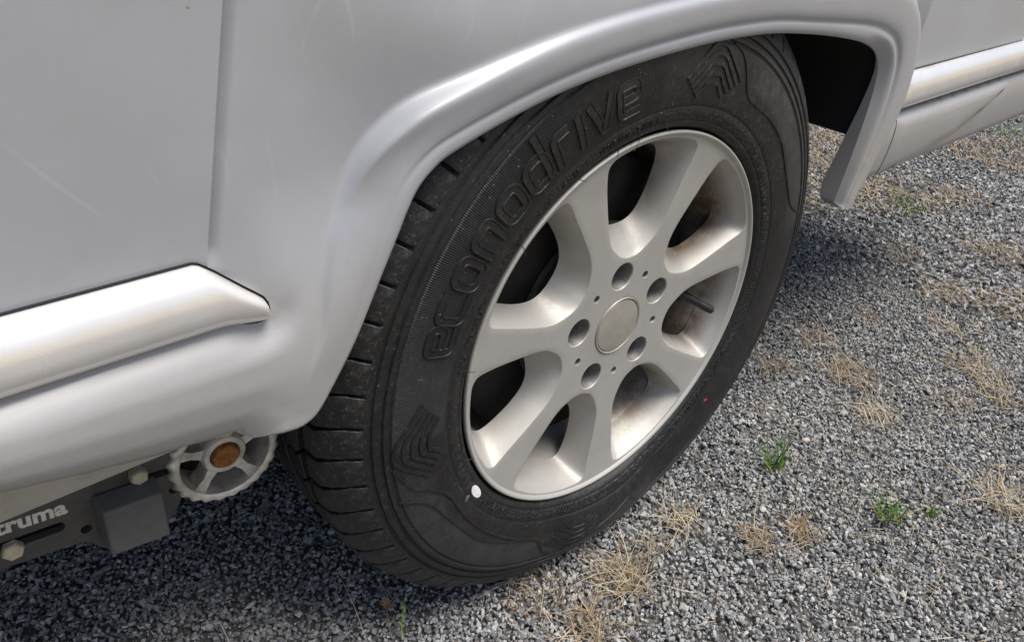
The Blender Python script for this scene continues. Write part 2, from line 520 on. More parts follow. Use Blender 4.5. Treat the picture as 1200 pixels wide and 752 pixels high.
def arch_y(p):
    x, z = p[:, 0], p[:, 1]
    d = seg_dist(p, ARCHS)
    y = np.full(len(p), .008)
    # crease into the flat side panel at the left seam
    sd_ = x - (-.3725 + (z - .1854) * .222)
    # lower skirt: rolls outward under the trim strip, then tucks in at the bottom
    zb = np.interp(x, BOT[:, 0], BOT[:, 1])
    t = (z - zb)
    hgt = np.maximum(.1455 - zb, .02)
    s = np.clip(t / hgt, 0, 2)
    ledge = np.interp(s, [0, .05, .13, .28, .5, .72, .84, .92, 1.0, 1.08], [.006, -.001, -.006, -.0105, -.0125, -.0110, -.0065, -.001, .005, .008])
    tuck = .010 * (1 - sstep(0, .016, t))
    soft = .008 - .0185 * (1 - sstep(.085, .225, z)) + tuck
    wl = 1 - sstep(-.365, -.322, x)
    low = soft + (ledge - soft) * wl
    wlow = (1 - sstep(-.30, -.20, x))
    y = np.where(x < -.2, y + (np.minimum(low, y) - y) * wlow + np.where(low > y, 0, 0), y)
    y = np.where((x < -.3725) & (z < .15), ledge, y)
    # the panel above the arch leans out towards the lip
    f = lip_scale(x, z)
    e = np.clip((d - .040 * f), 0, .2)
    side = ((x + .249) * (.073) + (z - .241) * (.039)) / math.hypot(.073, .039)      # >0 right of the soft diagonal
    lean = sstep(-.050, .070, side) * sstep(.195, .315, z)
    y = y - .0215 * lean * (1 - np.clip(e / .125, 0, 1)) ** 1.05
    # rolled lip with a groove
    dd = d / f
    lip = np.interp(dd, LIPTAB[:, 0], LIPTAB[:, 1])
    roll = sstep(.28, .345, x) * (1 - sstep(.0, .0075, dd))
    lip = lip + .0075 * roll
    amp = np.where(x < 0, .12 * sstep(.08, .15, z) + .88 * sstep(.195, .272, z), 1.0)
    wl2 = 1 - sstep(.0345, .0425, dd)
    flat = y + (-.0105 - y) * (1 - sstep(.004, .045, d))
    lipy = flat + (lip - flat) * amp
    y = y + (lipy - y) * wl2
    # rounded front corner where the skin turns into the wheel box
    y += .002 * (1 - sstep(0, .0025, d)) * (1 - amp)
    y = y + (.0138 - y) * (1 - sstep(.0030, .0105, sd_)) * sstep(.17, .19, z)
    dt = np.where(inside(p, TRIM_END), 0, seg_dist(p, TRIM_END, True))
    seat = (1 - sstep(.0010, .0200, dt)) * sstep(-.374, -.345, x)
    y = y + (np.maximum(y, .0005) - y) * seat
    return y

gx, gz = np.meshgrid(np.arange(-.56, .50, .0036), np.arange(.04, .355, .0036))
gp = np.c_[gx.ravel(), gz.ravel()]
gx2, gz2 = np.meshgrid(np.arange(-1.2, .6, .02), np.arange(.04, .5, .02))
gp2 = np.c_[gx2.ravel(), gz2.ravel()]
gp2 = gp2[(gp2[:, 0] < -.565) | (gp2[:, 1] > .358)]
# rows for the skirt far left
gx3, gz3 = np.meshgrid(np.arange(-1.19, -.565, .02), np.arange(.08, .15, .004))
gp = np.vstack([gp, gp2[gp2[:, 1] > .15], np.c_[gx3.ravel(), gz3.ravel()]])
gp = gp[inside(gp, outer)]
gp = gp[seg_dist(gp, outer, True) > .0017]
gp = gp[seg_dist(gp, ARCHS) / lip_scale(gp[:, 0], gp[:, 1]) > .0505]
base = resample(ARCHS, .0034, closed=False)
tn = np.gradient(base, axis=0); tn /= np.linalg.norm(tn, axis=1)[:, None]
nr = np.c_[-tn[:, 1], tn[:, 0]]
rows_ = []
for dd in LIPROWS:
    q = base + nr * dd
    for _ in range(3): q = base + nr * (dd * lip_scale(q[:, 0], q[:, 1]))[:, None]
    dt = seg_dist(q, ARCHS) / lip_scale(q[:, 0], q[:, 1])
    rows_.append(q[np.abs(dt - dd) < .0006])
rows_ = np.vstack(rows_)
rows_ = rows_[inside(rows_, outer)]
rows_ = rows_[seg_dist(rows_, outer, True) > .0009]
zz_ = np.arange(.192, TOPZ - .004, .0035)
seam_off = [.0022, .0034, .0046, .0058, .0070, .0082, .0094, .0106, .0120]
gp = gp[~((np.abs(gp[:, 0] - (-.3725 + (gp[:, 1] - .1854) * .222) - .0065) < .0078) & (gp[:, 1] > .190))]
gp = np.vstack([gp, rows_] + [np.c_[-.3725 + (zz_ - .1854) * .222 + o_, zz_] for o_ in seam_off])
gp += rng.uniform(-1e-5, 1e-5, gp.shape)
V2, F2, loops = cdt(outer, [], gp)
yy = arch_y(V2)
V3 = np.c_[V2[:, 0], yy, V2[:, 1]]
F2 = face_dir(V3, F2, (0, -1, 0))
# return flange along the arch opening and the bottom edge
lp = loops[0]
nb = len(lp)
flange_V, flange_F = [], []
start = len(V3)
VV = V3.tolist()
idx = [k for k in range(nb) if (V2[lp[k], 1] < .14 and V2[lp[k], 0] < -.30) or seg_dist(V2[lp[k]][None], ARCHS)[0] < .0006 or (V2[lp[k], 1] < .06 and V2[lp[k], 0] > .3)]
prev = None
depths = [.0012, .004, .036]
cen = np.array([.03, .0])
rows = {}
for k in idx:
    p = V3[lp[k]]
    ids = [lp[k]]
    for j, dpt in enumerate(depths):
        off = 0.0006 * (j > 0)
        rr = math.hypot(p[0], p[2])
        full = float(np.interp(p[2], [.043, .047, .055, .07, .12, .20, .24], [.004, .013, .018, .020, .014, .002, -.003])) if p[0] > 0 else .030
        deep = full if rr > .352 or p[2] < .09 else (-.0068 if rr < .322 else -.0068 + (full + .0068) * float(sstep(.322, .352, rr)))
        yv = min(p[1] + dpt, deep) if j < 2 else deep
        ids.append(len(VV)); VV.append([p[0], yv, p[2]])
    rows[k] = ids
FF = list(F2)
for k in idx:
    k2 = (k + 1) % nb
    if k2 in rows:
        for j in range(len(depths)):
            FF.append((rows[k][j], rows[k2][j], rows[k2][j + 1], rows[k][j + 1]))
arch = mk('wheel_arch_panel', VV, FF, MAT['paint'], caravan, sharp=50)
fix_normals(arch)

# ---- flat side panels
def slab(poly, y0, y1, step=None):
    poly = np.asarray(poly)
    n = len(poly)
    V = [(a, y0, b_) for a, b_ in poly] + [(a, y1, b_) for a, b_ in poly]
    F = [tuple(range(n)), tuple(range(2 * n - 1, n - 1, -1))] + [(k, k + n, (k + 1) % n + n, (k + 1) % n) for k in range(n)]
    return V, F
X0, X1, ZT = -3.2, 1.22, 2.05
for nm, poly in (('side_panel', [(X0, .150), (-.3725, .150), (-.3695, .1854), (seamL(TOPZ) + .003, TOPZ), (X0, TOPZ)]),
                 ('side_panel', [(.440, .136), (X1, .136), (X1, TOPZ), (seamR(TOPZ) + .0005, TOPZ), (.4711, .189)])):
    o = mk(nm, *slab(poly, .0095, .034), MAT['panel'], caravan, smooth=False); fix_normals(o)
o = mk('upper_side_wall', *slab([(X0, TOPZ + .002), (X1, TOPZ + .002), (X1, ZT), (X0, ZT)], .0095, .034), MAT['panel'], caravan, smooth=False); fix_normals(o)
o = mk('roof', *box((X0 + X1) / 2, 1.09, ZT + .016, X1 - X0, 2.15, .03, .008), MAT['shellwhite'], caravan, smooth=False)
o = mk('floor', *merge([box((X0 + X1) / 2, 1.22, .30, X1 - X0 - .06, 1.83, .03), box(-1.84, .17, .20, 2.68, .26, .03), box(.87, .17, .20, .66, .26, .03)]), MAT['liner'], caravan, smooth=False)
o = mk('end_wall', *box(X0 + .012, 1.09, 1.19, .024, 2.1, 1.70), MAT['shellwhite'], caravan, smooth=False)
o = mk('end_wall', *box(X1 - .012, 1.09, 1.19, .024, 2.1, 1.70), MAT['shellwhite'], caravan, smooth=False)
o = mk('far_side_wall', *box((X0 + X1) / 2, 2.15, 1.08, X1 - X0, .022, 1.92), MAT['shellwhite'], caravan, smooth=False)

# ---- trim strips: half-round bright mouldings on a black rubber seat
def pillow(poly, y_edge, h, half, name, mat, stepz=.003, stepx=.012, y_back=.012):
    poly = np.asarray(poly)
    xs = np.arange(poly[:, 0].min(), poly[:, 0].max(), stepx); zs = np.arange(poly[:, 1].min(), poly[:, 1].max(), stepz)
    a, b_ = np.meshgrid(xs, zs); q = np.c_[a.ravel(), b_.ravel()]
    q = q[inside(q, poly)]; q = q[seg_dist(q, poly, True) > half * .93]
    t_ = np.roll(poly, -1, 0) - np.roll(poly, 1, 0); t_ /= np.linalg.norm(t_, axis=1)[:, None]
    sg = np.sign(np.sum(poly[:, 0] * np.roll(poly[:, 1], -1) - np.roll(poly[:, 0], -1) * poly[:, 1]))
    nn = np.c_[-t_[:, 1], t_[:, 0]] * sg
    for fr in (.03, .08, .15, .24, .34, .45, .56, .68, .80, .90):
        k_ = poly + nn * half * fr
        k_ = k_[inside(k_, poly)]
        k_ = k_[np.abs(seg_dist(k_, poly, True) - half * fr) < .0003]
        q = np.vstack([q, k_])
    V, F, lo = cdt(poly, [], q)
    d = seg_dist(V, poly, True)
    zt, zb_ = poly[:, 1].max(), poly[:, 1].min()
    dv = np.minimum(zt - V[:, 1], V[:, 1] - zb_)
    endp = poly[(poly[:, 0] > -.3785) & (poly[:, 0] < 0) & (poly[:, 1] > zb_ + .0005)]
    de = seg_dist(V, endp) * 4.6 if len(endp) > 3 else dv + 1
    tv, te = np.maximum(dv, 1e-5) / half, np.maximum(de, 1e-5) / half
    t = np.clip((tv ** -3. + te ** -3.) ** (-1 / 3.), 0, 1)
    nose = sstep(-.374, -.346, V[:, 0]) * (V[:, 0] < 0)
    y = y_edge - .0098 * nose - h * (1 - .45 * nose) * np.sqrt(np.clip(1 - (1 - t) ** 2.3, 0, 1))
    P = np.c_[V[:, 0], y, V[:, 1]]
    F = face_dir(P, F, (0, -1, 0))
    VV = P.tolist(); L = lo[0]; n = len(L); k0 = len(VV)
    VV += [[P[i][0], y_back, P[i][2]] for i in L]
    F += [(L[k], L[(k + 1) % n], k0 + (k + 1) % n, k0 + k) for k in range(n)]
    o = mk(name, VV, F, mat, caravan, sharp=60)
    return fix_normals(o)

tl = [(-3.1, .1848), (-.3785, .1848), (-.3755, .1836), (-.3685, .1778), (-.3560, .1667), (-.3500, .1615), (-.3462, .1578), (-.3444, .1540), (-.3440, .1500), (-.3446, .1466), (-.3468, .1443), (-.351, .1434), (-3.1, .1434)]
tlr = np.vstack([resample([(-3.1, .1848), (-.60, .1848)], .05, False)[:-1], resample([(-.60, .1848)] + tl[1:-1] + [(-.60, .1434)], .004, False), resample([(-.60, .1434), (-3.1, .1434)], .05, False)[1:]])
trim1 = pillow(tlr, .0085, .0165, .0200, 'trim_strip', MAT['trim'])
tr = np.vstack([resample([(.43,   .1862), (1.0, .1875)], .01, False), resample([(1.19,   .1862), (1.19, .1420)], .006, False), resample([(1.0, .1420), (.43, .1420)], .01, False)])
trim2 = pillow(tr, .0085, .0165, .0200, 'trim_strip', MAT['trim'])
def grow(poly, e):
    p = np.asarray(poly); t = np.roll(p, -1, 0) - np.roll(p, 1, 0); t /= np.linalg.norm(t, axis=1)[:, None] + 1e-12
    n = np.c_[t[:, 1], -t[:, 0]]
    s = np.sign(np.sum(p[:, 0] * np.roll(p[:, 1], -1) - np.roll(p[:, 0], -1) * p[:, 1]))
    return p + n * e * s
for tr_o, pl in ((trim1, tl), (trim2, [(.43,   .1862), (1.19,   .1862), (1.19, .1420), (.43, .1420)])):
    pr_ = resample(grow(np.array(pl), .0011), .004) if pl is tl else grow(np.array(pl), .0009)
    sv, sf = slab(pr_, .0072, .0094)
    if pl is tl: sv = [(a, b_ - .0098 * float(sstep(-.374, -.346, a)), c) for a, b_, c in sv]
    n_ = len(pr_)
    o = mk('rubber_seal', sv, sf[1:] if pl is not tl else sf[1:], MAT['black_rubber'], tr_o, smooth=False); fix_normals(o)

# ---- right-hand sill with its wedge-shaped trailing cover
prof = [(.1392, .012), (.1388, .0065), (.1375, .003), (.134, .000), (.126, -.0025), (.110, -.0035), (.090, -.0025), (.072, -.0005), (.0635, .001), (.0605, .004), (.0600, .009), (.0600, .045)]
def strip_x(prof, xs, name, mat, parent, dz=lambda x: 0.):
    V, F = [], []
    for x in xs:
        for z, y in prof: V.append((x, y, z + dz(x)))
    m = len(prof)
    for i in range(len(xs) - 1):
        for k in range(m - 1): F.append((i * m + k, i * m + k + 1, (i + 1) * m + k + 1, (i + 1) * m + k))
    return fix_normals(mk(name, V, F, mat, parent, sharp=60))
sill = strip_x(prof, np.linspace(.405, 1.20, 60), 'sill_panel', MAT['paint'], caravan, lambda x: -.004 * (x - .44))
strip_x([(.1455, .006), (.130, -.009), (.105, -.012), (.118, .006), (.118, .05)][:3] + [(.100, -.006), (.098, .006), (.098, .05)], np.linspace(-3.15, -1.205, 12), 'sill_panel', MAT['paint'], caravan)
wp = np.array([(.452, .139), (.800, .1385), (.8035, .1290), (.745, .1090), (.655, .0815), (.56, .066), (.452, .062)])
wps = resample(wp, .008)
xs, zs = np.meshgrid(np.arange(.45, .81, .009), np.arange(.06, .14, .006)); q = np.c_[xs.ravel(), zs.ravel()]
q = q[inside(q, wps)]; q = q[seg_dist(q, wps, True) > .003]
V, F, lo = cdt(wps, [], q)
zp = np.array([p[0] for p in prof])[::-1]; yp = np.array([p[1] for p in prof])[::-1]
dW = seg_dist(V, wps, True)
y = np.interp(V[:, 1], zp[3:], yp[3:]) - .0012 - .0022 * sstep(0, .012, dW) - .006 * sstep(.10, .136, V[:, 1]) * 0
P = np.c_[V[:, 0], y, V[:, 1]]
F = face_dir(P, F, (0, -1, 0)); VV = P.tolist(); k0 = len(VV); L = lo[0]; n = len(L)
VV += [[P[i][0], P[i][1] + .003, P[i][2]] for i in L]
F += [(L[k], L[(k + 1) % n], k0 + (k + 1) % n, k0 + k) for k in range(n)]
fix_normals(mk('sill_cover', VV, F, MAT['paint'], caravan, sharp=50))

# ---- wheel box: black liner following the arch, and its inner wall
lin = ARCHS + np.c_[np.where(ARCHS[:, 0] < 0, -.004, .006), np.full(len(ARCHS), .006)]
keep = [(a, b_) for a, b_ in lin if not (a > .2 and b_ < .118) and not (a < -.2 and b_ < .075)]
keep = [(a * max(1, .352 / math.hypot(a, b_)), b_ * max(1, .352 / math.hypot(a, b_))) if b_ > .17 or a < 0 else (a, b_) for a, b_ in keep]
V, F = [], []
ys = [.0, .10, .17, .262]
for a, b_ in keep:
    for yv in ys: V.append((a, yv if yv else (float(np.interp(b_, [.05, .12, .20, .24], [.0215, .0135, .0015, -.0025])) if a > .3 else .0335), b_))
for i in range(len(keep) - 1):
    for k in range(3): F.append((i * 4 + k, i * 4 + k + 1, (i + 1) * 4 + k + 1, (i + 1) * 4 + k))
k0 = len(V)
V += [(a, .262, b_) for a, b_ in keep]; F.append(tuple(range(k0, k0 + len(keep))))
mk('wheel_box_liner', V, F, MAT['liner'], caravan, smooth=False)

# ---- screw under the sill
V, F, U = lathe([(.0001, -.0032), (.0022, -.0030), (.0042, -.0018), (.0050, 0), (.0062, .0004), (.0064, .0020)], 20)
V = [(a - .3787, b_ + .004, c + .0705) for a, b_, c in V]
scr = mk('screw', V, F, MAT['zinc'], arch)
V, F = box(-.3787, .0009, .0705, .0052, .0008, .0010)
mk('screw_slot', V, F, MAT['black_rubber'], arch, smooth=False)

# ---- chassis rail and mover (bracket plate, cover box, roller)
rail = [(-1.0, .085), (-.36, .085), (-.36, .0035), (-.402, .0070), (-.503, .0185), (-1.0, .075)]
fix_normals(mk('chassis_rail', *slab([(-1.0, .110), (-.30, .110), (-.385, .0235), (-.402, .0230), (-.503, .0215), (-1.0, .070)], .060, .0655), MAT['galv'], caravan, smooth=False))
plate = np.array([(-1.0, .075), (-.503, .0230), (-.403, .0240), (-.3975, -.004), (-.3965, -.022), (-.402, -.034), (-.413, -.0475), (-.4535, -.0475), (-.456, -.0445), (-.4590, -.0400),
                  (-.4625, -.0340), (-.4665, -.0315), (-.473, -.0298), (-.514, -.0240), (-1.0, .03)])
def circle(cx, cz, r, n=16):
    a = np.linspace(0, 2 * PI, n, endpoint=False); return np.c_[cx + r * np.cos(a), cz + r * np.sin(a)]
def stadium(x0, z0, x1, z1, r, n=8):
    a = math.atan2(z1 - z0, x1 - x0)
    e = [(x1 + r * math.cos(t), z1 + r * math.sin(t)) for t in np.linspace(a - PI / 2, a + PI / 2, n)]
    e += [(x0 + r * math.cos(t), z0 + r * math.sin(t)) for t in np.linspace(a + PI / 2, a + 3 * PI / 2, n)]
    return np.array(e)
holes = [stadium(-.530, -.0050, -.4765, -.0100, .0040), circle(-.4622, -.0215, .0036), circle(-.4040, -.0200, .0036), stadium(-.418, .0005, -.406, -.001, .0030)]
V, F, lo = cdt(plate, holes, np.zeros((0, 2)))
VV = [(a, .0700, c) for a, c in V]; n0 = len(VV); VV += [(a, .0760, c) for a, c in V]
FF = list(face_dir(np.array(VV), F, (0, -1, 0))) + [tuple(i + n0 for i in reversed(f)) for f in face_dir(np.array(VV), F, (0, -1, 0))]
for L in lo:
    FF += [(L[k], L[(k + 1) % len(L)], L[(k + 1) % len(L)] + n0, L[k] + n0) for k in range(len(L))]
brk = mk('mover_bracket', VV, FF, MAT['bracket'], caravan, smooth=False); fix_normals(brk)
mk('bracket_backing', *box(-.47, .0835, -.012, .13, .004, .036), MAT['liner'], brk, smooth=False)
def hexbolt(cx, cz, y, r, h, name, mat, parent, n=6, rot=.3):
    V, F = [], []
    for rr, yy in ((r * .0 + .0001, y - h), (r * .86, y - h), (r, y - h * .8), (r, y)):
        for k in range(n):
            a = rot + 2 * PI * k / n; V.append((cx + rr * math.cos(a), yy, cz + rr * math.sin(a)))
    for i in range(3):
        for k in range(n): F.append((i * n + k, i * n + (k + 1) % n, (i + 1) * n + (k + 1) % n, (i + 1) * n + k))
    o = mk(name, V, F, mat, parent, smooth=False); return fix_normals(o)
hexbolt(-.4235, .0085, .0698, .0062, .007, 'bracket_bolt', MAT['zinc'], brk)
hexbolt(-.5035, -.0100, .0698, .0066, .006, 'bracket_bolt', MAT['zinc'], brk, rot=.1)
# the maker's word printed on the plate
cu = bpy.data.curves.new('lettering', 'FONT'); cu.body = 'truma'; cu.size = .0162; cu.offset = .0006; cu.space_character = 1.02; cu.align_x = 'RIGHT'
tmp = bpy.data.objects.new('lettering_tmp', cu); COL.objects.link(tmp)
dg = bpy.context.evaluated_depsgraph_get(); dg.update()
tm = tmp.evaluated_get(dg).to_mesh()
TV = np.array([tuple(v.co) for v in tm.vertices]); TF = [tuple(p.vertices) for p in tm.polygons]
tmp.evaluated_get(dg).to_mesh_clear(); bpy.data.objects.remove(tmp)
ang = math.radians(-6.5)
TV2 = [(-.4690 + (x * math.cos(ang) - z * math.sin(ang)), .0697, -.0005 + x * math.sin(ang) + z * math.cos(ang)) for x, z, _ in TV]
mk('lettering', TV2, TF, MAT['whiteprint'], brk, smooth=False)
# cover box standing proud of the plate
bm = bmesh.new()
quad = [(-.4515, .0025), (-.4145, -.0010), (-.4165, -.0415), (-.4545, -.0365)]
back = [(-.4535, .0055), (-.4135, .0015), (-.4150, -.0430), (-.4560, -.0380)]
bv = [bm.verts.new((a, .0505, c)) for a, c in quad] + [bm.verts.new((a, .0695, c)) for a, c in back]
bm.faces.new(bv[:4]); bm.faces.new(bv[7:3:-1])
for k in range(4): bm.faces.new((bv[k], bv[k + 4], bv[(k + 1) % 4 + 4], bv[(k + 1) % 4]))
bmesh.ops.recalc_face_normals(bm, faces=bm.faces)
bmesh.ops.bevel(bm, geom=bm.edges[:], offset=.0022, segments=3, affect='EDGES', profile=.5)
bm.verts.index_update()
V = [tuple(v.co) for v in bm.verts]; F = [tuple(v.index for v in f.verts) for f in bm.faces]; bm.free()
mk('cover_box', V, F, MAT['boxgrey'], brk, smooth=False)

# roller: knurled aluminium barrel, spoked end, rusty centre bolt
MAT['rollalu'] = simple('worn_aluminium', (.64, .60, .52), .45, .5, .42, 55, .15, 300)
RC = (-.3645, -.0075)
def rollfn(ripple):
    def fn(p):
        r = math.hypot(p[0], p[2]); a = math.atan2(p[2], p[0])
        k = 1 + (.034 * math.cos(24 * a) * ripple(r, p[1]))
        return (RC[0] + p[0] * k, p[1], RC[1] + p[2] * k)
    return fn
V, F, U = lathe([(.0335, .0980), (.0335, .0670), (.0355, .0655), (.0385, .0660), (.0405, .0685), (.0410, .074), (.0410, .11), (.0410, .25)], 208, fn=rollfn(lambda r, y: max(0, min(1, (r - .036) / .005))))
roller = mk('mover_roller', V, F, MAT['rollalu'], caravan, sharp=50); fix_normals(roller)
spk = [lathe([(.0165, .088), (.0165, .0710), (.0150, .0690), (.0115, .0690), (.0105, .0710), (.0100, .087)], 40, fn=lambda p: (RC[0] + p[0], p[1], RC[1] + p[2]))[:2]]
for k in range(5):
    a = 2 * PI * k / 5 + .25
    c, s = math.cos(a), math.sin(a)
    V = []
    for yv in (.0715, .0860):
        for (r, h) in ((.0155, .0042), (.024, .0030), (.0345, .0048)):
            V += [(RC[0] + r * c - h * s, yv, RC[1] + r * s + h * c), (RC[0] + r * c + h * s, yv, RC[1] + r * s - h * c)]
    F = [(0, 1, 3, 2), (2, 3, 5, 4), (6, 8, 9, 7), (8, 10, 11, 9), (0, 2, 8, 6), (2, 4, 10, 8), (1, 7, 9, 3), (3, 9, 11, 5)]
    spk.append((V, F))
V, F = merge(spk); fix_normals(mk('roller_spokes', V, F, MAT['rollalu'], roller, sharp=40))
V, F, U = lathe([(.0001, .0660), (.0020, .0660), (.0024, .0668), (.0072, .0655), (.0092, .0662), (.0098, .0680), (.0098, .085)], 24, fn=lambda p: (RC[0] + p[0], p[1], RC[1] + p[2]))
fix_normals(mk('roller_bolt', V, F, MAT['rust'], roller, sharp=50))['label'] = 'rusty orange centre bolt'
V, F, U = lathe([(.0001, .098), (.034, .098)], 32, fn=lambda p: (RC[0] + p[0], p[1], RC[1] + p[2]))
mk('roller_core', V, F, MAT['liner'], roller, smooth=False)

# ================================================================== WHEEL RIM
ROUT = .1815
half = [(.0752, 0), (.0760, 5), (.0795, 9.8), (.0865, 14.2), (.0960, 17.6), (.108, 19.1), (.125, 19.3), (.145, 19.2), (.160, 19.0), (.171, 18.8), (.1790, 18.4), (.1832, 17.2), (.1854, 14.6), (.1864, 7), (.1866, 0)]
back = [(.0985, 0), (.0990, 4.0), (.1015, 8.0), (.1060, 11.2), (.1120, 13.2), (.120, 14.6), (.132, 15.5), (.148, 15.6), (.158, 15.2), (.1650, 14.4), (.1690, 13.2), (.1712, 11.5), (.1722, 9.0), (.1728, 5), (.1730, 0)]
def contour(h, c):
    full = [(r, a) for r, a in h] + [(r, -a) for r, a in reversed(h[1:-1])]
    P = np.array([(r * math.cos(math.radians(c + a)), r * math.sin(math.radians(c + a))) for r, a in full])
    return catmull(P, 5, closed=True)
def face_depth(r):
    return np.interp(r, [0, .05, .08, .12, .16, .188], [.0125, .0120, .0108, .0086, .0062, .0030])
WIN = [88.7 - k * 360 / 7 for k in range(7)]
bh = [94.9 - 72 * k for k in range(5)]
sh = [58.8 - 72 * k for k in range(5)]
RB, RSM, RCAP = .0138, .0037, .0314
def offs(P, e):
    return grow(P, e)
def signed(P):
    return P if np.sum(P[:, 0] * np.roll(P[:, 1], -1) - np.roll(P[:, 0], -1) * P[:, 1]) > 0 else P[::-1]
win_f = [signed(contour(half, c)) for c in WIN]
win_b = [signed(contour(back, c)) for c in WIN]
# keep front/back point pairs aligned
bolt_c = [circle(.0562 * math.cos(math.radians(a)), .0562 * math.sin(math.radians(a)), RB, 28) for a in bh]
small_c = [circle(.0556 * math.cos(math.radians(a)), .0556 * math.sin(math.radians(a)), RSM, 14) for a in sh]
cap_c = circle(0, 0, RCAP, 56)
outer_c = circle(0, 0, .1886, 220)
EDG = .0010
holes2 = [offs(p, EDG) for p in win_f] + [offs(p, .0008) for p in bolt_c] + [offs(p, .0004) for p in small_c] + [cap_c]
xs, zs = np.meshgrid(np.arange(-.19, .19, .0055), np.arange(-.19, .19, .0055)); q = np.c_[xs.ravel(), zs.ravel()]
ok = inside(q, outer_c)
for h in holes2: ok &= ~inside(q, h)
q = q[ok]
dmin = np.min([seg_dist(q, h, True) for h in [outer_c] + holes2], axis=0)
q = q[dmin > .0028] + rng.uniform(-1e-5, 1e-5, (1, 2))
V, F, lo = cdt(outer_c, holes2, q)
r = np.hypot(V[:, 0], V[:, 1])
P = np.c_[V[:, 0], face_depth(r), V[:, 1]]
F = face_dir(P, F, (0, -1, 0))
VV = P.tolist(); FF = list(F)
def wall(L, rings):
    """rings: list of (points(n,2), y(n)) continuing from loop L"""
    prev = list(L); n = len(prev)
    for pts, ys in rings:
        k0 = len(VV)
        VV.extend([[pts[i][0], ys[i], pts[i][1]] for i in range(n)])
        cur = list(range(k0, k0 + n))
        FF.extend([(prev[k], prev[(k + 1) % n], cur[(k + 1) % n], cur[k]) for k in range(n)])
        prev = cur
    return prev
for i in range(7):
    a, b_ = win_f[i], win_b[i]
    yf = face_depth(np.hypot(a[:, 0], a[:, 1]))
    rings = [(offs(a, .0003), yf + .0002), (offs(a, .0), yf + .0009)]
    for t in (.15, .35, .6, .85, 1.0):
        rings.append((a + (b_ - a) * t ** .9, yf + .0013 + (.036 - yf - .0013) * t))
    rings.append((b_ + (offs(b_, .003) - b_), np.full(len(b_), .0385)))
    wall(lo[1 + i], rings)
for i in range(5):
    c = bolt_c[i]; yf = face_depth(np.hypot(c[:, 0], c[:, 1]))
    wall(lo[8 + i], [(c, yf + .0009), (offs(c, -.0009), yf + .036)])
for i in range(5):
    c = small_c[i]; yf = face_depth(np.hypot(c[:, 0], c[:, 1]))
    end = wall(lo[13 + i], [(c, yf + .0004), (offs(c, -.0002), yf + .007)]); FF.append(tuple(end))
wall(lo[18], [(offs(cap_c, -.0006), np.full(56, .0130)), (offs(cap_c, -.0006), np.full(56, .022))])
# outer lip and barrel
L = lo[0]; ang_o = [math.atan2(V[i][1], V[i][0]) for i in L]
prev = list(L)
for rr, yv in ((.1894, .0021), (.1902, .0010), (.1911, .0002), (.1920, -.0002), (.1929, .0000), (.1935, .0006), (.1938, .0020), (.1934, .0042), (.1915, .0060), (.1905, .010), (.188, .014), (.184, .02), (.178, .030)):
    k0 = len(VV); VV += [[rr * math.cos(a), yv, rr * math.sin(a)] for a in ang_o]
    cur = list(range(k0, k0 + len(L))); n = len(L)
    FF += [(prev[k], prev[(k + 1) % n], cur[(k + 1) % n], cur[k]) for k in range(n)]
    prev = cur
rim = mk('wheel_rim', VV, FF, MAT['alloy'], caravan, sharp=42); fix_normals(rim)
MAT['well'] = simple('bare_bolt_well', (.19, .182, .17), .6, .3, .35, 120, .1, 400)
rim.data.materials.append(MAT['well'])
bc = np.array([c.mean(axis=0) for c in bolt_c] + [c.mean(axis=0) for c in small_c]); br_ = np.array([RB] * 5 + [RSM] * 5)
for p in rim.data.polygons:
    c = np.array((p.center.x, p.center.z - HUB))
    dd = np.linalg.norm(bc - c, axis=1) - br_
    if dd.min() < -.00005 and p.center.y > .0120: p.material_index = 1
# inner barrel of the rim
V, F, U = lathe([(.1805, .0275), (.1740, .0350), (.1700, .045), (.1660, .060), (.1645, .085), (.1650, .120), (.1700, .150), (.1800, .158), (.1880, .160)], 160)
mk('rim_barrel', V, F, MAT['alloy'], rim)
# back of the spokes' hub and the dark drum behind
V, F, U = lathe([(.0001, .0490), (.066, .0490), (.092, .0480), (.092, .054), (.070, .060), (.070, .075)], 64)
mk('hub_boss', V, F, MAT['darkbolt'], rim, smooth=False)
V, F, U = lathe([(.060, .0560), (.144, .0570), (.152, .063), (.154, .075), (.154, .150), (.060, .152)], 96)
mk('brake_drum', V, F, MAT['drum'], caravan, sharp=40)
# centre cap
V, F, U = lathe([(.0001, .0109), (.024, .0111), (.0276, .0116), (.0281, .0127), (.0286, .0127), (.0291, .0112), (.0300, .0110), (.0306, .0120), (.0307, .018)], 72)
capo = mk('centre_cap', V, F, MAT['cap'], rim, sharp=40)
# wheel bolts deep in their wells
for a in bh:
    cx, cz = .0562 * math.cos(math.radians(a)), .0562 * math.sin(math.radians(a))
    hexbolt(cx, cz, .0495, .0085, .008, 'wheel_bolt', MAT['darkbolt'], rim, rot=random.random())
# valve stem
vp = np.array([(.131, .047, -.021), (.134, .036, -.0225), (.140, .028, -.0262), (.149, .020, -.0320), (.1560, .0140, -.0365), (.1605, .0100, -.0395)])
V, F = tube(catmull(vp, 4), np.interp(np.linspace(0, 1, 21), [0, .25, .3, .62, .66, .95, 1], [.0062, .0056, .0050, .0043, .0048, .0048, .0036]), 14)
mk('valve_stem', V, F, MAT['black_plastic'], rim)

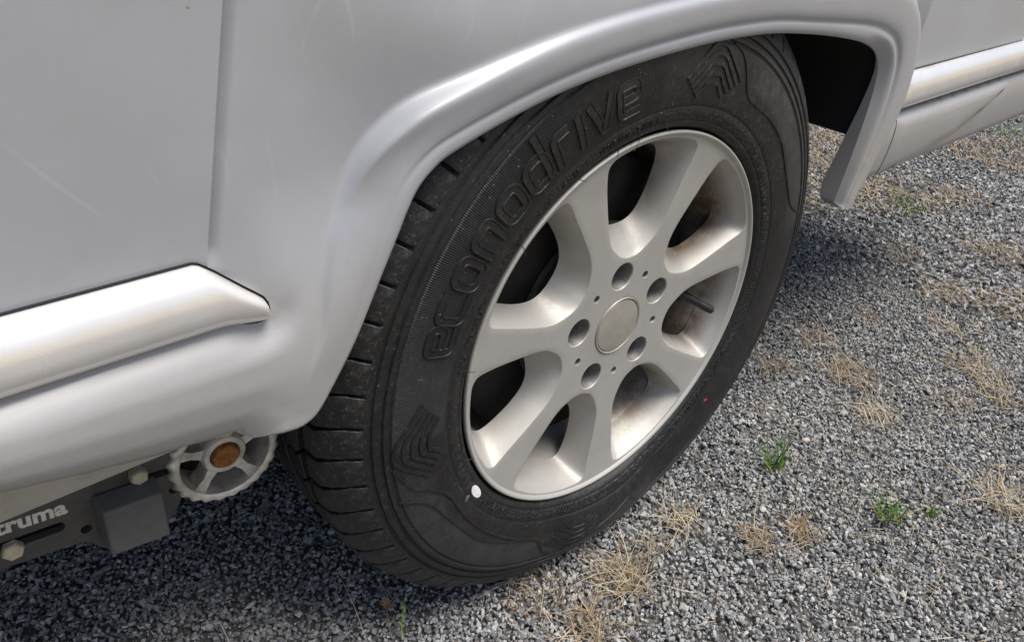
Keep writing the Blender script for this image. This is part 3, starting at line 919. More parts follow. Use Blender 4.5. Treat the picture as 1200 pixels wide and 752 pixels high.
# ================================================================== TYRE
RO = .318
SIDE = [(.1900, .014), (.1935, .0095), (.1952, .0050), (.1972, .0008), (.1995, -.0014), (.2015, -.0024), (.2030, -.0022), (.2040, -.0030), (.2120, -.0048), (.2140, -.0050), (.2155, -.0046), (.2165, -.0054), (.2185, -.0058),
        (.2225, -.0066), (.2320, -.0076), (.2420, -.0080), (.2520, -.0075), (.2600, -.0066), (.2665, -.0056), (.2678, -.0040), (.2690, -.0040), (.2702, -.0054), (.2735, -.0048), (.2744, -.0028), (.2762, -.0024),
        (.2772, -.0040), (.2815, -.0026), (.2824, -.0006), (.2840, -.0001), (.2852, -.0014), (.2880, -.0004), (.2890, .0022), (.2915, .0065), (.2960, .0120), (.3010, .0175), (.3045, .0230), (.3070, .0295), (.3085, .0370)]
INNER = [(.3100, .130), (.3085, .140), (.3060, .148), (.300, .157), (.290, .164), (.270, .170), (.240, .172), (.215, .168), (.200, .162), (.190, .155)]
TREAD = [(.3100, .05), (.3100, .07), (.3100, .09), (.3100, .11)]
def deform(p):
    x, y, z = p
    r = math.hypot(x, z)
    if z < 0:
        cz = -z / r
        rmax = HUB / cz if cz > .01 else 9
        if rmax < RO:
            k = (rmax - .19) / (RO - .19)
            nr = .19 + (r - .19) * k
            bul = (1 - k) * .085 * math.sin(PI * min(1, max(0, (r - .19) / .125)))
            s = -1 if y < .08 else 1
            return (x / r * nr, y + s * bul, z / r * nr)
    return p
SR = np.array([a for a, _ in SIDE]); SY = np.array([b_ for _, b_ in SIDE])
smooth_side = [(a, b_) for a, b_ in SIDE]
def side_y(r):
    return float(np.interp(r, SR, SY))
V, F, U = lathe(SIDE + TREAD + INNER, 300, fn=deform)
nprof = len(SIDE + TREAD + INNER)
# close the seam of the UV map with a duplicate column
V += V[:nprof]; U += [(1.0, u[1]) for u in U[:nprof]]
F = [tuple((i if i >= nprof or True else i) for i in f) for f in F]
F2 = []
for f in F:
    if max(f) >= 299 * nprof and max(f) < 300 * nprof and min(f) < nprof:
        f = tuple(i + 300 * nprof if i < nprof else i for i in f)
    F2.append(f)
tyre = mk('tyre', V, F2, MAT['sidewall'], caravan, uv=U, sharp=35)
fix_normals(tyre)

def surf(r, a, h=0.):
    """point on the outer sidewall at radius r, angle a (deg), raised by h"""
    t = math.radians(a)
    y0 = side_y(r) - h
    return deform((r * math.cos(t), y0, r * math.sin(t)))

def ribbon(path, w, h, edge=True, closed=False):
    """raised moulded band along a path of (radius, angle deg); returns verts, faces"""
    P = np.asarray(path, float)
    Q = np.c_[np.radians(P[:, 1]) * .24, P[:, 0]]
    n = len(Q)
    if closed: T = np.roll(Q, -1, 0) - np.roll(Q, 1, 0)
    else:
        T = np.gradient(Q, axis=0)
    T /= np.linalg.norm(T, axis=1)[:, None] + 1e-12
    N = np.c_[-T[:, 1], T[:, 0]]
    if edge:
        e = min(.0011, w * .28)
        sec = [(-w / 2 - .0003, -.0003), (-w / 2, h), (-w / 2 + e, h), (-w / 2 + e * 1.35, h * .35), (w / 2 - e * 1.35, h * .35), (w / 2 - e, h), (w / 2, h), (w / 2 + .0003, -.0003)]
    else:
        sec = [(-w / 2 - .0003, -.0003), (-w / 2, h), (w / 2, h), (w / 2 + .0003, -.0003)]
    V, F = [], []
    m = len(sec)
    for i in range(n):
        for o, hh in sec:
            q = Q[i] + N[i] * o
            V.append(surf(q[1], math.degrees(q[0] / .24), hh))
    for i in range(n if closed else n - 1):
        j = (i + 1) % n
        for k in range(m - 1): F.append((i * m + k, i * m + k + 1, j * m + k + 1, j * m + k))
    if not closed:
        F.append(tuple(range(m))); F.append(tuple(reversed(range((n - 1) * m, n * m))))
    return V, F

# lettering: strokes in a unit box (x 0..1 along the tyre, y 0..1 = x-height)
def rr_loop(x0, y0, x1, y1, r=.22, n=5):
    out = []
    for cx, cy, a0 in ((x1 - r, y1 - r, 0), (x0 + r, y1 - r, 90), (x0 + r, y0 + r, 180), (x1 - r, y0 + r, 270)):
        for k in range(n):
            a = math.radians(a0 + 90 * k / (n - 1)); out.append((cx + r * math.cos(a), cy + r * math.sin(a)))
    return out
def rr_part(pts, r=.2, n=5):
    """polyline with rounded corners"""
    P = [np.array(p, float) for p in pts]; out = [P[0]]
    for a, b_, c in zip(P[:-2], P[1:-1], P[2:]):
        u = (a - b_) / np.linalg.norm(a - b_); v_ = (c - b_) / np.linalg.norm(c - b_)
        s = min(r, np.linalg.norm(a - b_) / 2, np.linalg.norm(c - b_) / 2)
        p0, p2 = b_ + u * s, b_ + v_ * s
        for t in np.linspace(0, 1, n): out.append((1 - t) ** 2 * p0 + 2 * t * (1 - t) * b_ + t * t * p2)
    out.append(P[-1])
    return [tuple(p) for p in out]
GL = {
    'e': [(rr_part([(.98, .10), (.12, .10), (.12, .90), (.88, .90), (.88, .50), (.22, .50)]), False)],
    'c': [(rr_part([(.95, .10), (.12, .10), (.12, .90), (.95, .90)]), False)],
    'o': [(rr_loop(.12, .10, .88, .90), True)],
    'n': [(rr_part([(.12, .0), (.12, .90), (.88, .90), (.88, .0)]), False)],
    'd': [(rr_loop(.10, .10, .86, .90), True), ([(.86, .0), (.86, .5), (.86, 1.0), (.86, 1.45)], False)],
    'r': [(rr_part([(.15, .0), (.15, .90), (.85, .90)]), False)],
    'i': [([(.5, .0), (.5, .5), (.5, 1.0)], False)],
    'v': [(rr_part([(.06, 1.0), (.50, .02), (.94, 1.0)], .12), False)],
}
def densify(path, closed, step=.09):
    p = np.asarray(path, float)
    return resample(p, step, closed)
BASE_R, XH = .2235, .0285
for ch, ac in zip('econodrive', (160.0, 153.8, 147.2, 140.3, 133.3, 126.2, 119.7, 115.4, 110.0, 103.3)):
    parts = []
    wid = {'i': 3.0, 'r': 5.0}.get(ch, 6.1)
    for k, (path, closed) in enumerate(GL[ch]):
        pts = densify(path, closed)
        pa = [(BASE_R + XH * y, ac + wid * (.5 - x)) for x, y in pts]
        parts.append(ribbon(pa, .0074, .0011 + .00012 * k, True, closed))
    V, F = merge(parts)
    fix_normals(mk('letter', V, F, MAT['tread'], tyre, sharp=35))

# nested arrow ribs moulded in the sidewall, and the long wave lines
def chevrons(a0, sgn, n=5):
    for k in range(n):
        rv = .2690 - k * .0075
        q = 1 - .12 * k
        pts = [(rv - .0310 * q, a0 + sgn * 8.6 * q), (rv - .0170 * q, a0 + sgn * 5.0 * q), (rv - .0042, a0 + sgn * 1.7), (rv - .0042, a0 - sgn * 1.7), (rv - .0140 * q, a0 - sgn * 5.0 * q), (rv - .0260 * q, a0 - sgn * 9.4 * q)]
        V, F = ribbon(catmull(np.array([(max(.2235, p[0]), p[1]) for p in pts]), 4), .0030, .0012, False)
        fix_normals(mk('arrow_rib', V, F, MAT['tread'], tyre, sharp=35))
chevrons(182.0, 1); chevrons(78.5, 1); chevrons(-101.5, 1)
wv = np.array([(.2690, 184.5), (.2615, 187.9), (.2555, 191.3), (.2400, 195.2), (.2285, 201.0), (.2285, 211.9), (.2300, 222.2), (.2323, 232.9), (.2361, 243.9), (.2470, 248.7), (.2499, 255.2), (.2532, 262.6), (.2440, 271.7), (.2380, 278.2), (.2560, 281.5)])
wv2 = np.array([(.2690, 74.5), (.2615, 70.5), (.2373, 64.6), (.2340, 58.9), (.2370, 50.2), (.2392, 40.1), (.2385, 30.3), (.2463, 18.7), (.2690, 12.9)])
for wpts in (wv, wv2, wv2 + np.array([[0, -180.]])[:, :]):
    V, F = ribbon(catmull(wpts, 8), .0016, .0010, False)
    fix_normals(mk('wave_line', V, F, MAT['tread'], tyre, sharp=35))

# tread blocks: four rows round the tyre, each block a piece of its own
NB = 64
PITCH = 360 / NB
CROWN = [(.2880, -.0007), (.2898, .0005), (.2945, .0030), (.3000, .0072), (.3060, .0122), (.3115, .0190), (.3153, .0275), (.3173, .0360), (.3180, .045)]
def crown_pt(t):
    """t: 0..1 along the shoulder curve for the outer row"""
    C = np.array(CROWN[:8]); s = np.r_[0, np.cumsum(np.linalg.norm(np.diff(C, axis=0), axis=1))]; s /= s[-1]
    return float(np.interp(t, s, C[:, 0])), float(np.interp(t, s, C[:, 1]))
def block(row):
    """rows of cross lines at increasing y; each has (r, y, angle_lo, angle_hi)"""
    lines = []
    gap = .33
    if row == 0:
        for t, lo_, hi_ in ((0, gap * .85, gap * .85), (.12, gap * .8, gap * .8), (.28, gap * .8, gap * .8), (.30, gap * .5, gap * .5), (.55, gap * .8, gap * .8), (.78, gap * 1.3, gap * 1.3), (.92, gap * 1.6, gap * 1.6), (1.0, gap * 1.7, gap * 1.7)):
            r_, y_ = crown_pt(t)
            k = .9 * sstep(.5, .62, t) - .5 * sstep(.85, .93, t)
            lines.append((r_, y_, lo_ + k, PITCH - hi_ + k))
    else:
        y0, y1 = ((.0460, .0715), (.0755, .1020), (.1075, .1320))[row - 1]
        kinks = (.2, 1.6, 1.3, 2.4) if row != 2 else (1.4, .4, -.4, .3)
        for t, k in zip((0, .33, .67, 1.), kinks):
            lines.append((.318 if row < 3 or t < .9 else .3165, y0 + (y1 - y0) * t, gap * .8 + float(k), PITCH - gap * .8 + float(k)))
        if row == 3:
            for r_, y_ in ((.3160, .138), (.3110, .147), (.3030, .156)): lines.append((r_, y_, gap, PITCH - gap))
    V, F = [], []
    nc = 4
    m = len(lines)
    for li, (r_, y_, a, b_) in enumerate(lines):
        for c in range(nc):
            t = math.radians(a + (b_ - a) * c / (nc - 1)); V.append((r_ * math.cos(t), y_, r_ * math.sin(t)))
    for i in range(m - 1):
        for c in range(nc - 1): F.append((i * nc + c, i * nc + c + 1, (i + 1) * nc + c + 1, (i + 1) * nc + c))
    # skirt down to the carcass
    ring = [c for c in range(nc)] + [i * nc + nc - 1 for i in range(1, m)] + [(m - 1) * nc + c for c in range(nc - 2, -1, -1)] + [i * nc for i in range(m - 2, 0, -1)]
    k0 = len(V); cen = np.mean(np.array(V), axis=0)
    for i in ring:
        p = np.array(V[i]); r_ = math.hypot(p[0], p[2])
        j = i // nc
        dep = .010 if row else float(np.interp(j, [0, 1, 2, 3, 4, m - 1], [.0026, .004, .005, .006, .008, .0095]))
        q = p * 1.0
        q[0] *= (r_ - dep) / r_; q[2] *= (r_ - dep) / r_
        if row == 0: q[1] += float(np.interp(j, [0, 1, 2, 3, m - 1], [.0018, .002, .0025, .003, 0]))
        V.append(tuple(q))
    n = len(ring)
    F += [(ring[k], ring[(k + 1) % n], k0 + (k + 1) % n, k0 + k) for k in range(n)]
    return V, F
for row in range(4):
    V, F = block(row)
    first = mk('tread_block', V, F, MAT['block'], tyre, hub=False, smooth=True, sharp=35)
    fix_normals(first)
    # bevel for soft worn edges
    bm = bmesh.new(); bm.from_mesh(first.data)
    es = [e for e in bm.edges if len(e.link_faces) == 2 and e.calc_face_angle() > .9]
    bmesh.ops.bevel(bm, geom=es, offset=.0007, segments=1, affect='EDGES')
    bm.to_mesh(first.data); bm.free()
    first.data.polygons.foreach_set('use_smooth', [True] * len(first.data.polygons)); first.data.set_sharp_from_angle(angle=math.radians(40))
    for i in range(NB):
        o = first if i == 0 else first.copy()
        if i: COL.objects.link(o); o.parent = tyre
        a = i * PITCH + (.0, 1.6, 2.9, 4.1)[row] + .6
        mid = math.radians(a + PITCH / 2 )
        sink = 0.
        cz = -math.sin(mid)
        if cz > .01: sink = max(0., RO - (HUB + .0005) / cz) * (1.0 if row else .96)
        o.rotation_euler = (0, -math.radians(a), 0)
        o.location = (-math.cos(mid) * sink, -(sink * .35 if row == 0 else 0), HUB - math.sin(mid) * sink)

# small moulded print round the bead: too fine to read
prt = []
for a0, a1 in ((93, 112), (115, 131), (134, 168), (214, 226), (20, 46), (-60, -28), (-110, -84)):
    a = a0
    while a < a1:
        if random.random() < .14: a += .9; continue
        h0, h1 = .2046, .2092
        for k in range(random.choice((2, 2, 3))):
            if random.random() < .5: q = [(h0, a + random.uniform(0, .55)), (h1, a + random.uniform(0, .55))]
            else:
                rr = random.choice((h0, (h0 + h1) / 2, h1)); q = [(rr, a), (rr, a + .5)]
            prt.append(ribbon(q, .0007, .0007, False))
        a += .92
V, F = merge(prt)
o = fix_normals(mk('moulded_print', V, F, MAT['tread'], tyre, smooth=False)); o['kind'] = 'stuff'
# rubber whiskers, paint marks
for a, L, tw in ((137.5, .011, .5), (118, .009, -.4), (99, .012, .7), (168, .010, .2), (90, .008, -.5), (195, .009, .5), (106, .009, .4)):
    p0 = np.array(surf(.2035, a, .0)); t = math.radians(a)
    rad_ = np.array((math.cos(t), 0, math.sin(t))); tan_ = np.array((-math.sin(t), 0, math.cos(t)))
    pts = [p0, p0 + np.array([0, -.003, 0]) - rad_ * L * .35 + tan_ * .001, p0 + np.array([0, -.0035, 0]) - rad_ * L + tan_ * L * tw]
    V, F = tube(pts, [.0005, .0004, .0002], 5)
    mk('rubber_whisker', V, F, MAT['black_plastic'], tyre)
def decal(r0, a0, wr, wa, name, mat, label, irregular=.0, n=20, h=.0004):
    c = []
    for k in range(n):
        t = 2 * PI * k / n; s = 1 + irregular * random.uniform(-1, 1)
        c.append(surf(r0 + wr * s * math.cos(t), a0 + math.degrees(wa * s * math.sin(t) / r0), h))
    cen = surf(r0, a0, h + .0002)
    V = [cen] + c; F = [(0, k + 1, (k + 1) % n + 1) for k in range(n)]
    o = mk(name, V, F, mat, tyre); o['label'] = label
decal(.2067, 208.5, .0043, .0098, 'paint_mark', MAT['whitemark'], 'white oval paint mark by the rim', .03)
decal(.2261, -44, .0028, .0024, 'paint_mark', MAT['redmark'], 'small red paint dab', .25)
MAT['greymark'] = simple('grey_scuff', (.12, .115, .11), .8, 0, .3, 300)
decal(.2165, 207.0, .0032, .0026, 'paint_mark', MAT['greymark'], 'small grey smudge', .3)

# ================================================================== GROUND
m, nt, b = new_mat('gravel_bed')
n1 = noise(nt, 2.2, 6, .65)
n2 = noise(nt, 240, 4, .75)
near = ramp(nt, n2, [(.28, (.06, .058, .055)), (.5, (.12, .117, .11)), (.70, (.22, .21, .20))])
straw = ramp(nt, noise(nt, 60, 5, .75), [(.3, (.26, .19, .085)), (.7, (.52, .40, .21))])
tc = nt.nodes.new('ShaderNodeTexCoord'); sep = nt.nodes.new('ShaderNodeSeparateXYZ'); nt.links.new(tc.outputs['Object'], sep.inputs[0])
patch = ramp(nt, noise(nt, .9, 5, .7), [(.46, g(0)), (.60, g(1))])
# unseen foreground: dry turf colour brightened to bounce warm light onto the body
far = nt.nodes.new('ShaderNodeMapRange'); nt.links.new(sep.outputs['Y'], far.inputs[0])
far.inputs[1].default_value = -.75; far.inputs[2].default_value = -1.3; far.inputs[3].default_value = 0; far.inputs[4].default_value = 1
c = mixc(nt, far.outputs[0], near, straw)
nt.links.new(c, b.inputs['Base Color'])
b.inputs['Roughness'].default_value = .95
bump(nt, b, n2, .8, .006)
MAT['bed'] = m
N = 60
def gcoord(k, lim, core):
    t = k / N * 2 - 1
    return math.copysign(abs(t) ** 3.2 * lim + core * abs(t), t)
gxs = [gcoord(i, 140, 1.2) for i in range(N + 1)]
V = []
for yv in gxs:
    for xv in gxs:
        V.append((xv + .4, yv, .004 * math.sin(xv * 7 + 1) * math.cos(yv * 6) - .009 if abs(xv) < 6 else -.009))
F = [(j * (N + 1) + i, j * (N + 1) + i + 1, (j + 1) * (N + 1) + i + 1, (j + 1) * (N + 1) + i) for j in range(N) for i in range(N)]
gr = mk('ground', V, F, MAT['bed'], None, hub=False)
gr['kind'] = 'structure'

# crushed stone: angular chips instanced on a cloud of points
m, nt, b = new_mat('crushed_stone')
oi = nt.nodes.new('ShaderNodeObjectInfo')
base = ramp(nt, oi.outputs['Random'], [(.0, (.13, .133, .135)), (.30, (.225, .229, .23)), (.62, (.32, .323, .32)), (.86, (.42, .42, .41)), (.97, (.54, .53, .51)), (1.0, (.30, .24, .17))])
tex = noise(nt, 260, 4, .7)
c = mixc(nt, 1.0, base, ramp(nt, tex, [(.3, g(.72)), (.7, g(1.2))]), 'MULTIPLY')
nt.links.new(c, b.inputs['Base Color'])
b.inputs['Roughness'].default_value = .85
MAT['stone'] = m
chips = bpy.data.collections.new('chip_shapes')
for k in range(10):
    bm = bmesh.new()
    r_ = np.random.default_rng(100 + k)
    for p in r_.normal(size=(13, 3)):
        p = p / np.linalg.norm(p) * r_.uniform(.75, 1.0) * np.array([.66, .46, .34]); bm.verts.new(p)
    res = bmesh.ops.convex_hull(bm, input=bm.verts[:])
    bmesh.ops.delete(bm, geom=[v_ for v_ in bm.verts if not v_.link_faces], context='VERTS')
    me = bpy.data.meshes.new('chip'); bm.to_mesh(me); bm.free(); me.materials.append(MAT['stone'])
    o = bpy.data.objects.new('chip', me); chips.objects.link(o)

def scatter(n, gen):
    return gen(n)
pts, scl, rot = [], [], []
def addpts(P, s0, s1, zj=.0):
    n = len(P)
    s = rng.lognormal(mean=math.log((s0 + s1) / 2), sigma=.33, size=n).clip(s0 * .5, s1 * 2.0)
    P3 = np.c_[P, rng.uniform(-.006, .0015, n) + zj - .001]
    pts.append(P3); scl.append(s); rot.append(np.c_[rng.uniform(-.9, .9, n), rng.uniform(-.9, .9, n), rng.uniform(0, 2 * PI, n)])
def uni(n, x0, x1, y0, y1): return np.c_[rng.uniform(x0, x1, n), rng.uniform(y0, y1, n)]
addpts(uni(165000, -.75, .95, -.62, .45), .0037, .0058)
P = uni(56000, .95, 2.3, -.75, 1.3); addpts(P, .0065, .0095)
P = uni(9000, -.75, .95, .45, 1.3); addpts(P, .008, .011)
P = uni(12000, 2.3, 4.2, -.9, 2.0); addpts(P, .011, .016)
P = uni(9000, -1.6, -.75, -.9, 1.0); addpts(P, .009, .013)
P = uni(7000, -.75, 1.2, -1.3, -.62); addpts(P, .009, .013)
pts = np.vstack(pts); scl = np.concatenate(scl); rot = np.vstack(rot)
me = bpy.data.meshes.new('gravel'); me.vertices.add(len(pts)); me.vertices.foreach_set('co', pts.astype(np.float32).ravel())
at = me.attributes.new('size', 'FLOAT', 'POINT'); at.data.foreach_set('value', scl.astype(np.float32))
at = me.attributes.new('turn', 'FLOAT_VECTOR', 'POINT'); at.data.foreach_set('vector', rot.astype(np.float32).ravel())
at = me.attributes.new('kind_index', 'INT', 'POINT'); at.data.foreach_set('value', rng.integers(0, 10, len(pts)).astype(np.int32))
gv = bpy.data.objects.new('gravel', me); COL.objects.link(gv)
gv['kind'] = 'stuff'
tag(gv, 'loose grey crushed stone gravel covering the ground', 'gravel')
ng = bpy.data.node_groups.new('stone_scatter', 'GeometryNodeTree')
ng.interface.new_socket('Geometry', in_out='INPUT', socket_type='NodeSocketGeometry')
ng.interface.new_socket('Geometry', in_out='OUTPUT', socket_type='NodeSocketGeometry')
ni = ng.nodes.new('NodeGroupInput'); no = ng.nodes.new('NodeGroupOutput')
iop = ng.nodes.new('GeometryNodeInstanceOnPoints'); ci = ng.nodes.new('GeometryNodeCollectionInfo')
ci.inputs['Collection'].default_value = chips; ci.inputs['Separate Children'].default_value = True; ci.inputs['Reset Children'].default_value = True
def attr(nm, typ):
    n = ng.nodes.new('GeometryNodeInputNamedAttribute'); n.data_type = typ; n.inputs['Name'].default_value = nm
    return next(s for s in n.outputs if s.enabled and s.name == 'Attribute')
ng.links.new(ni.outputs[0], iop.inputs['Points'])
ng.links.new(ci.outputs[0], iop.inputs['Instance'])
iop.inputs['Pick Instance'].default_value = True
ng.links.new(attr('kind_index', 'INT'), iop.inputs['Instance Index'])
ng.links.new(attr('turn', 'FLOAT_VECTOR'), iop.inputs['Rotation'])
ng.links.new(attr('size', 'FLOAT'), iop.inputs['Scale'])
ng.links.new(iop.outputs[0], no.inputs[0])
md = gv.modifiers.new('scatter', 'NODES'); md.node_group = ng

# ------------------------------------------------------------------ grasses
def blade_mat(name, stops, trans=.0):
    m, nt, b = new_mat(name)
    at = nt.nodes.new('ShaderNodeAttribute'); at.attribute_name = 'tint'
    c = ramp(nt, at.outputs['Fac'], stops)
    nt.links.new(c, b.inputs['Base Color'])
    b.inputs['Roughness'].default_value = .6
    return m
MAT['straw'] = blade_mat('dry_straw', [(0, (.17, .105, .048)), (.35, (.28, .19, .10)), (.7, (.41, .33, .20)), (1, (.54, .47, .34))])
MAT['green'] = blade_mat('green_blade', [(0, (.055, .12, .016)), (.6, (.10, .23, .03)), (.85, (.20, .30, .06)), (1, (.42, .30, .12))])
def blades(specs):
    """specs: list of (base xyz, dir angle, length, lean, droop, width, tint) -> verts, faces, tint"""
    V, F, T = [], [], []
    for (bx, by, bz), az, L, lean, droop, wd, ti in specs:
        ns = 5
        p = np.array([bx, by, bz]); th = lean
        d2 = np.array([math.cos(az), math.sin(az)])
        sid = np.array([-d2[1], d2[0], 0.])
        k0 = len(V)
        for i in range(ns + 1):
            t = i / ns
            wv_ = wd * (1 - t ** 1.6 * .85) * .5
            V.append(p + sid * wv_); V.append(p - sid * wv_ + np.array([0, 0, wd * .25])); T += [ti, ti]
            stp = L / ns
            p = p + np.array([d2[0] * math.sin(th), d2[1] * math.sin(th), math.cos(th)]) * stp
            if p[2] < .003: p[2] = .003 + random.random() * .002
            th = min(th + droop / ns, PI * .56)
            tw = random.uniform(-.16, .16)
            d2 = np.array([d2[0] * math.cos(tw) - d2[1] * math.sin(tw), d2[0] * math.sin(tw) + d2[1] * math.cos(tw)])
        for i in range(ns):
            a = k0 + 2 * i; F.append((a, a + 1, a + 3, a + 2))
    return [tuple(v_) for v_ in V], F, T
def grass_obj(name, specs, mat, loc=(0, 0, 0)):
    V, F, T = blades(specs)
    o = mk(name, V, F, mat, None, hub=False)
    at = o.data.attributes.new('tint', 'FLOAT', 'POINT'); at.data.foreach_set('value', np.array(T, dtype=np.float32))
    o.location = loc
    return o
def tuft_specs(n, rad, L, lean=(.2, 1.2), droop=(.3, 1.2), wd=(.0007, .0014), tint=(0, 1)):
    s = []
    for _ in range(n):
        a = random.uniform(0, 2 * PI); r_ = rad * math.sqrt(random.random())
        s.append(((r_ * math.cos(a), r_ * math.sin(a), .001), random.uniform(0, 2 * PI), L * random.uniform(.45, 1.1), random.uniform(*lean), random.uniform(*droop), random.uniform(*wd), random.uniform(*tint)))
    return s
DRY = 'dry grass tufts in the gravel'
dry = [
    (.580, -.017, 150, .040, .040, (0, .75), 'big tangled orange brown dry tuft to the right of the tyre, above the green tufts'),
    (.491, .075, 70, .024, .030, (0, .5), 'small rust brown dry tuft close beside the right edge of the tyre'),
    (.511, -.096, 55, .030, .045, (.4, 1), 'pale straw tuft between the big tangled tuft and the two green tufts'),
    (.624, .069, 45, .030, .045, (.2, .9), 'thin straggly straw tuft just behind the big tangled tuft'),
    (-.009, -.059, 130, .026, .055, (.1, 1), 'big long bladed straw tuft in front of the bottom of the tyre'),
    (-.085, -.081, 80, .026, .050, (.0, .8), 'brown straw tuft at the bottom edge of the picture below the wheel'),
    (.115, -.044, 60, .022, .045, (.4, 1), 'pale dry tuft of long stalks touching the lower right side of the tyre'),
    (.167, -.120, 65, .018, .035, (.1, .7), 'left one of two flat orange brown tufts joined by straw, below the tall green tuft'),
    (.217, -.147, 65, .018, .035, (.0, .6), 'right one of two flat orange brown tufts joined by straw, below the tall green tuft'),
    (.772, -.127, 110, .050, .045, (.1, .8), 'wide light brown tuft at the right, halfway up the picture'),
    (.482, -.286, 80, .030, .060, (.4, 1), 'pale straw tuft with upright stalks at the right edge, low in the picture'),
    (1.275, .004, 120, .060, .060, (.1, .9), 'wide brown dry tuft at the right edge below the sill'),
    (.726, -.191, 80, .035, .045, (.2, .9), 'brown and yellow tuft at the right edge just below the wide light brown tuft'),
    (.987, .008, 80, .050, .045, (.1, .8), 'loose light brown tuft in the gravel right of the tyre, farther than the tangled tuft'),
    (1.078, .136, 80, .050, .040, (.1, .7), 'low brown tuft behind the loose light brown one, right of the tyre'),
    (.767, .051, 40, .024, .018, (0, .25), 'flat dark brown dead tuft alone on clean gravel'),
    (.060, -.050, 30, .016, .025, (.2, .8), 'little dry wisp against the lower right tread of the tyre'),
    (.640, -.150, 40, .030, .035, (.3, 1), 'sparse pale wisp in front of the big tangled tuft, behind the two green tufts'),
    (.870, -.060, 55, .045, .035, (.2, .9), 'flat spread of thin straw between the wide light brown tuft and the loose farther one'),
    (-.100, -.012, 75, .034, .026, (.0, .6), 'rust coloured flattened grass pinned under the bottom of the tyre'),
]
for x, y, n, rad, L, tint, lab in dry:
    s = tuft_specs(n, rad, L, (.5, 1.5), (.3, 1.1), (.0006, .0012), tint)
    s += tuft_specs(max(4, n // 14), rad * 1.2, L * 2.0, (.9, 1.5), (.0, .4), (.0006, .0010), (.75, 1))
    o = grass_obj('dry_grass_tuft', s, MAT['straw'], (x, y, 0))
    tag(o, lab, 'grass tuft', DRY)
GREEN = 'green grass tufts in the gravel'
for x, y, n, rad, L, lean, lab in (
        (.289, -.060, 34, .012, .052, (.05, .55), 'tallest bright green grass tuft standing alone in the gravel right of the tyre'),
        (.331, -.199, 60, .018, .034, (.1, .9), 'bushy green tuft with dry brown base, lower right in the gravel'),
        (.377, -.230, 20, .009, .022, (.1, .9), 'smallest green tuft just right of the bushy green one'),
        (1.328, .255, 60, .05, .04, (.2, 1.), 'far green tuft in the shade below the end of the wheel arch'),
        (2.222, .323, 90, .08, .05, (.2, 1.), 'far yellowish green tuft below the sill at the right edge')):
    s = tuft_specs(n, rad, L, lean, (.1, .6), (.0012, .0022), (0, .8))
    s += tuft_specs(n // 3, rad * 1.1, L * .55, (.5, 1.4), (.2, .9), (.0008, .0014), (.92, 1))
    tag(grass_obj('green_grass_tuft', s, MAT['green'], (x, y, 0)), lab, 'grass tuft', GREEN)
# dry matted turf farther off under and beyond the sill
s = []
for _ in range(34000):
    x = random.uniform(1.0, 4.2); y = random.uniform(-.35, 1.7)
    dens = math.sin(x * 3.1 + 1.3 * math.sin(y * 4)) * math.sin(y * 5.2 + x) + .55 * math.sin(x * 9 + y * 7)
    if dens < .0 - .45 * (x - 1.3) - .3 * y: continue
    s.append(((x, y, 0), random.uniform(0, 2 * PI), random.uniform(.02, .06), random.uniform(.6, 1.5), random.uniform(.2, .9), random.uniform(.0012, .0022), random.uniform(0, .8)))
o = grass_obj('dry_turf', s, MAT['straw']); tag(o, 'matted brown dry grass spread over the gravel beyond the wheel', 'dry grass', kind='stuff')
# scattered single straws lying on the stones
s = []
for _ in range(2600):
    x = random.uniform(-.3, 1.3); y = random.uniform(-.42, .16)
    if x < .2 and random.random() < .55: continue
    if y > .0 and x < .35: continue
    s.append(((x, y, .003), random.uniform(0, 2 * PI), random.uniform(.010, .042), random.uniform(1.35, 1.57), .15, random.uniform(.0004, .0008), random.uniform(.2, 1)))
o = grass_obj('straw_litter', s, MAT['straw']); tag(o, 'thin broken straws littered over the stones', 'straw', kind='stuff')
# single stalks in the lower left foreground
STK = 'thin pale stalks in the foreground'
for x, y, L, az, lean, lab in ((-.272, .050, .085, 2.2, .15, 'tall thin pale stalk rising in front of the tread at the bottom'),
                               (-.335, .098, .030, .4, .3, 'short pale stalk at the bottom edge in the shade under the mover'),
                               (-.379, .133, .028, 1.8, .25, 'shortest pale stalk at the bottom edge, leftmost of the stalks')):
    tag(grass_obj('dry_stalk', [((0, 0, 0), az, L, lean, .25, .0011, .95)], MAT['straw'], (x, y, 0)), lab, 'stalk', STK)
wd = thing('seed_head_weed', 'small green weed with a seed spike in front of the bottom of the tyre', 'weed', (-.242, .030, 0))
V, F = tube([(0, 0, 0), (.002, .004, .012), (.006, .009, .026), (.012, .013, .040)], [.0006, .0006, .0005, .0004], 6)
o = mk('stem', V, F, None, wd, hub=False); MAT['weedgreen'] = simple('weed_green', (.20, .33, .08), .6); o.data.materials.append(MAT['weedgreen'])
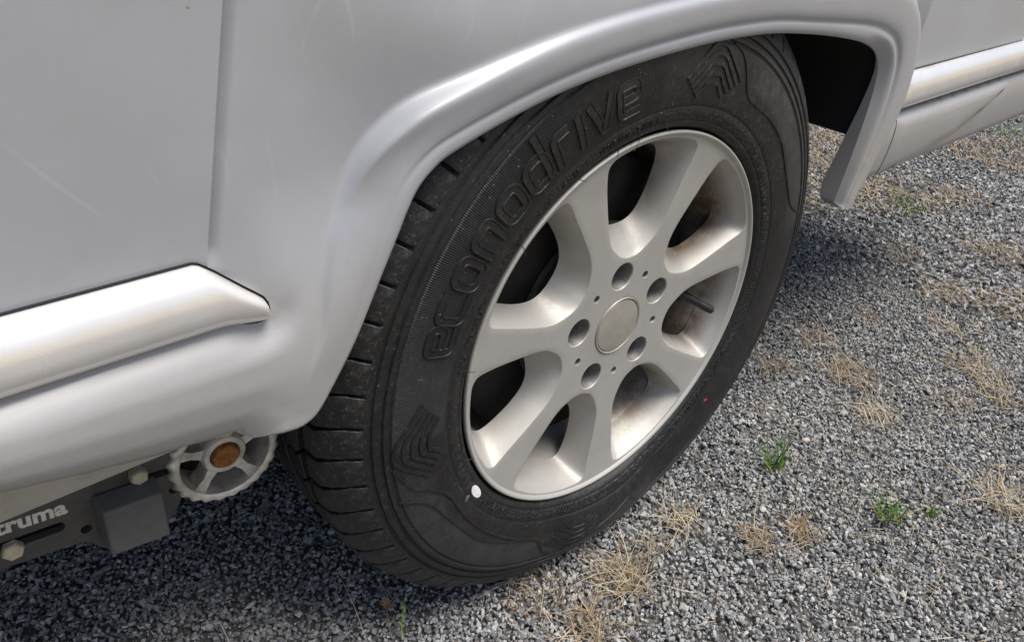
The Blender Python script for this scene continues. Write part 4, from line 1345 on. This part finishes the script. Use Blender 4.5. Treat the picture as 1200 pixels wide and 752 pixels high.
for k in range(9):
    t = .35 + .65 * k / 8; p = np.array([.012 * t ** 1.5, .013 * t, .040 * t])
    V, F, U = lathe([(.0001, -.0034), (.0013, -.0014), (.0015, .0005), (.0001, .0036)], 7)
    q = Matrix.Rotation(random.uniform(-.5, .5), 3, 'X') @ Matrix.Rotation(k * 2.4, 3, 'Z') @ Matrix.Rotation(.5, 3, 'Y')
    V = [tuple(q @ Vector((a, c, b_)) + Vector(p) + Vector((.0014 * math.cos(k * 2.4), .0014 * math.sin(k * 2.4), 0))) for a, b_, c in V]
    mk('seed', V, F, MAT['weedgreen'], wd, hub=False)
wd2 = thing('dried_flower', 'dried brown weed flower on a thin stem by the shadowed tread', 'weed', (-.246, .046, 0))
V, F = tube([(0, 0, 0), (-.001, .003, .015), (.001, .006, .034)], [.0006, .0005, .0005], 6)
MAT['weedbrown'] = simple('weed_brown', (.30, .17, .07), .7)
mk('stem', V, F, MAT['weedbrown'], wd2, hub=False)
for k in range(7):
    a = k * 2 * PI / 7
    V = [(0.001, .006, .034), (.001 + .004 * math.cos(a - .35), .006 + .004 * math.sin(a - .35), .0365), (.001 + .0075 * math.cos(a), .006 + .0075 * math.sin(a), .0385), (.001 + .004 * math.cos(a + .35), .006 + .004 * math.sin(a + .35), .0362)]
    mk('petal', V, [(0, 1, 2, 3)], MAT['weedbrown'], wd2, hub=False)
# a few paler pebbles that stand out
MAT['pebble'] = simple('pale_pebble', (.48, .46, .42), .8, 0, .25, 150, .4, 300)
for k, (x, y, s_, lab) in enumerate(((.209, -.096, .0085, 'white pebble in the gravel below the tall green tuft'), (-.338, .144, .0075, 'pale round pebble in the shade below the mover, beside a flat tan chip'),
                                      (-.346, .158, .0085, 'flat tan chip of stone in the shade below the mover'), (.230, -.267, .0085, 'pale pebble near the bottom edge at the right'))):
    src = chips.objects[k].data.copy(); src.materials.clear(); src.materials.append(MAT['pebble'])
    o = bpy.data.objects.new('pebble', src); COL.objects.link(o); o.location = (x, y, .004); o.scale = (s_ * 1.3, s_ * (1.3 if k != 2 else .75), s_); o.rotation_euler = (.3, .2, k * 1.3 + .4)
    tag(o, lab, 'pebble', 'pale stones that stand out in the gravel')
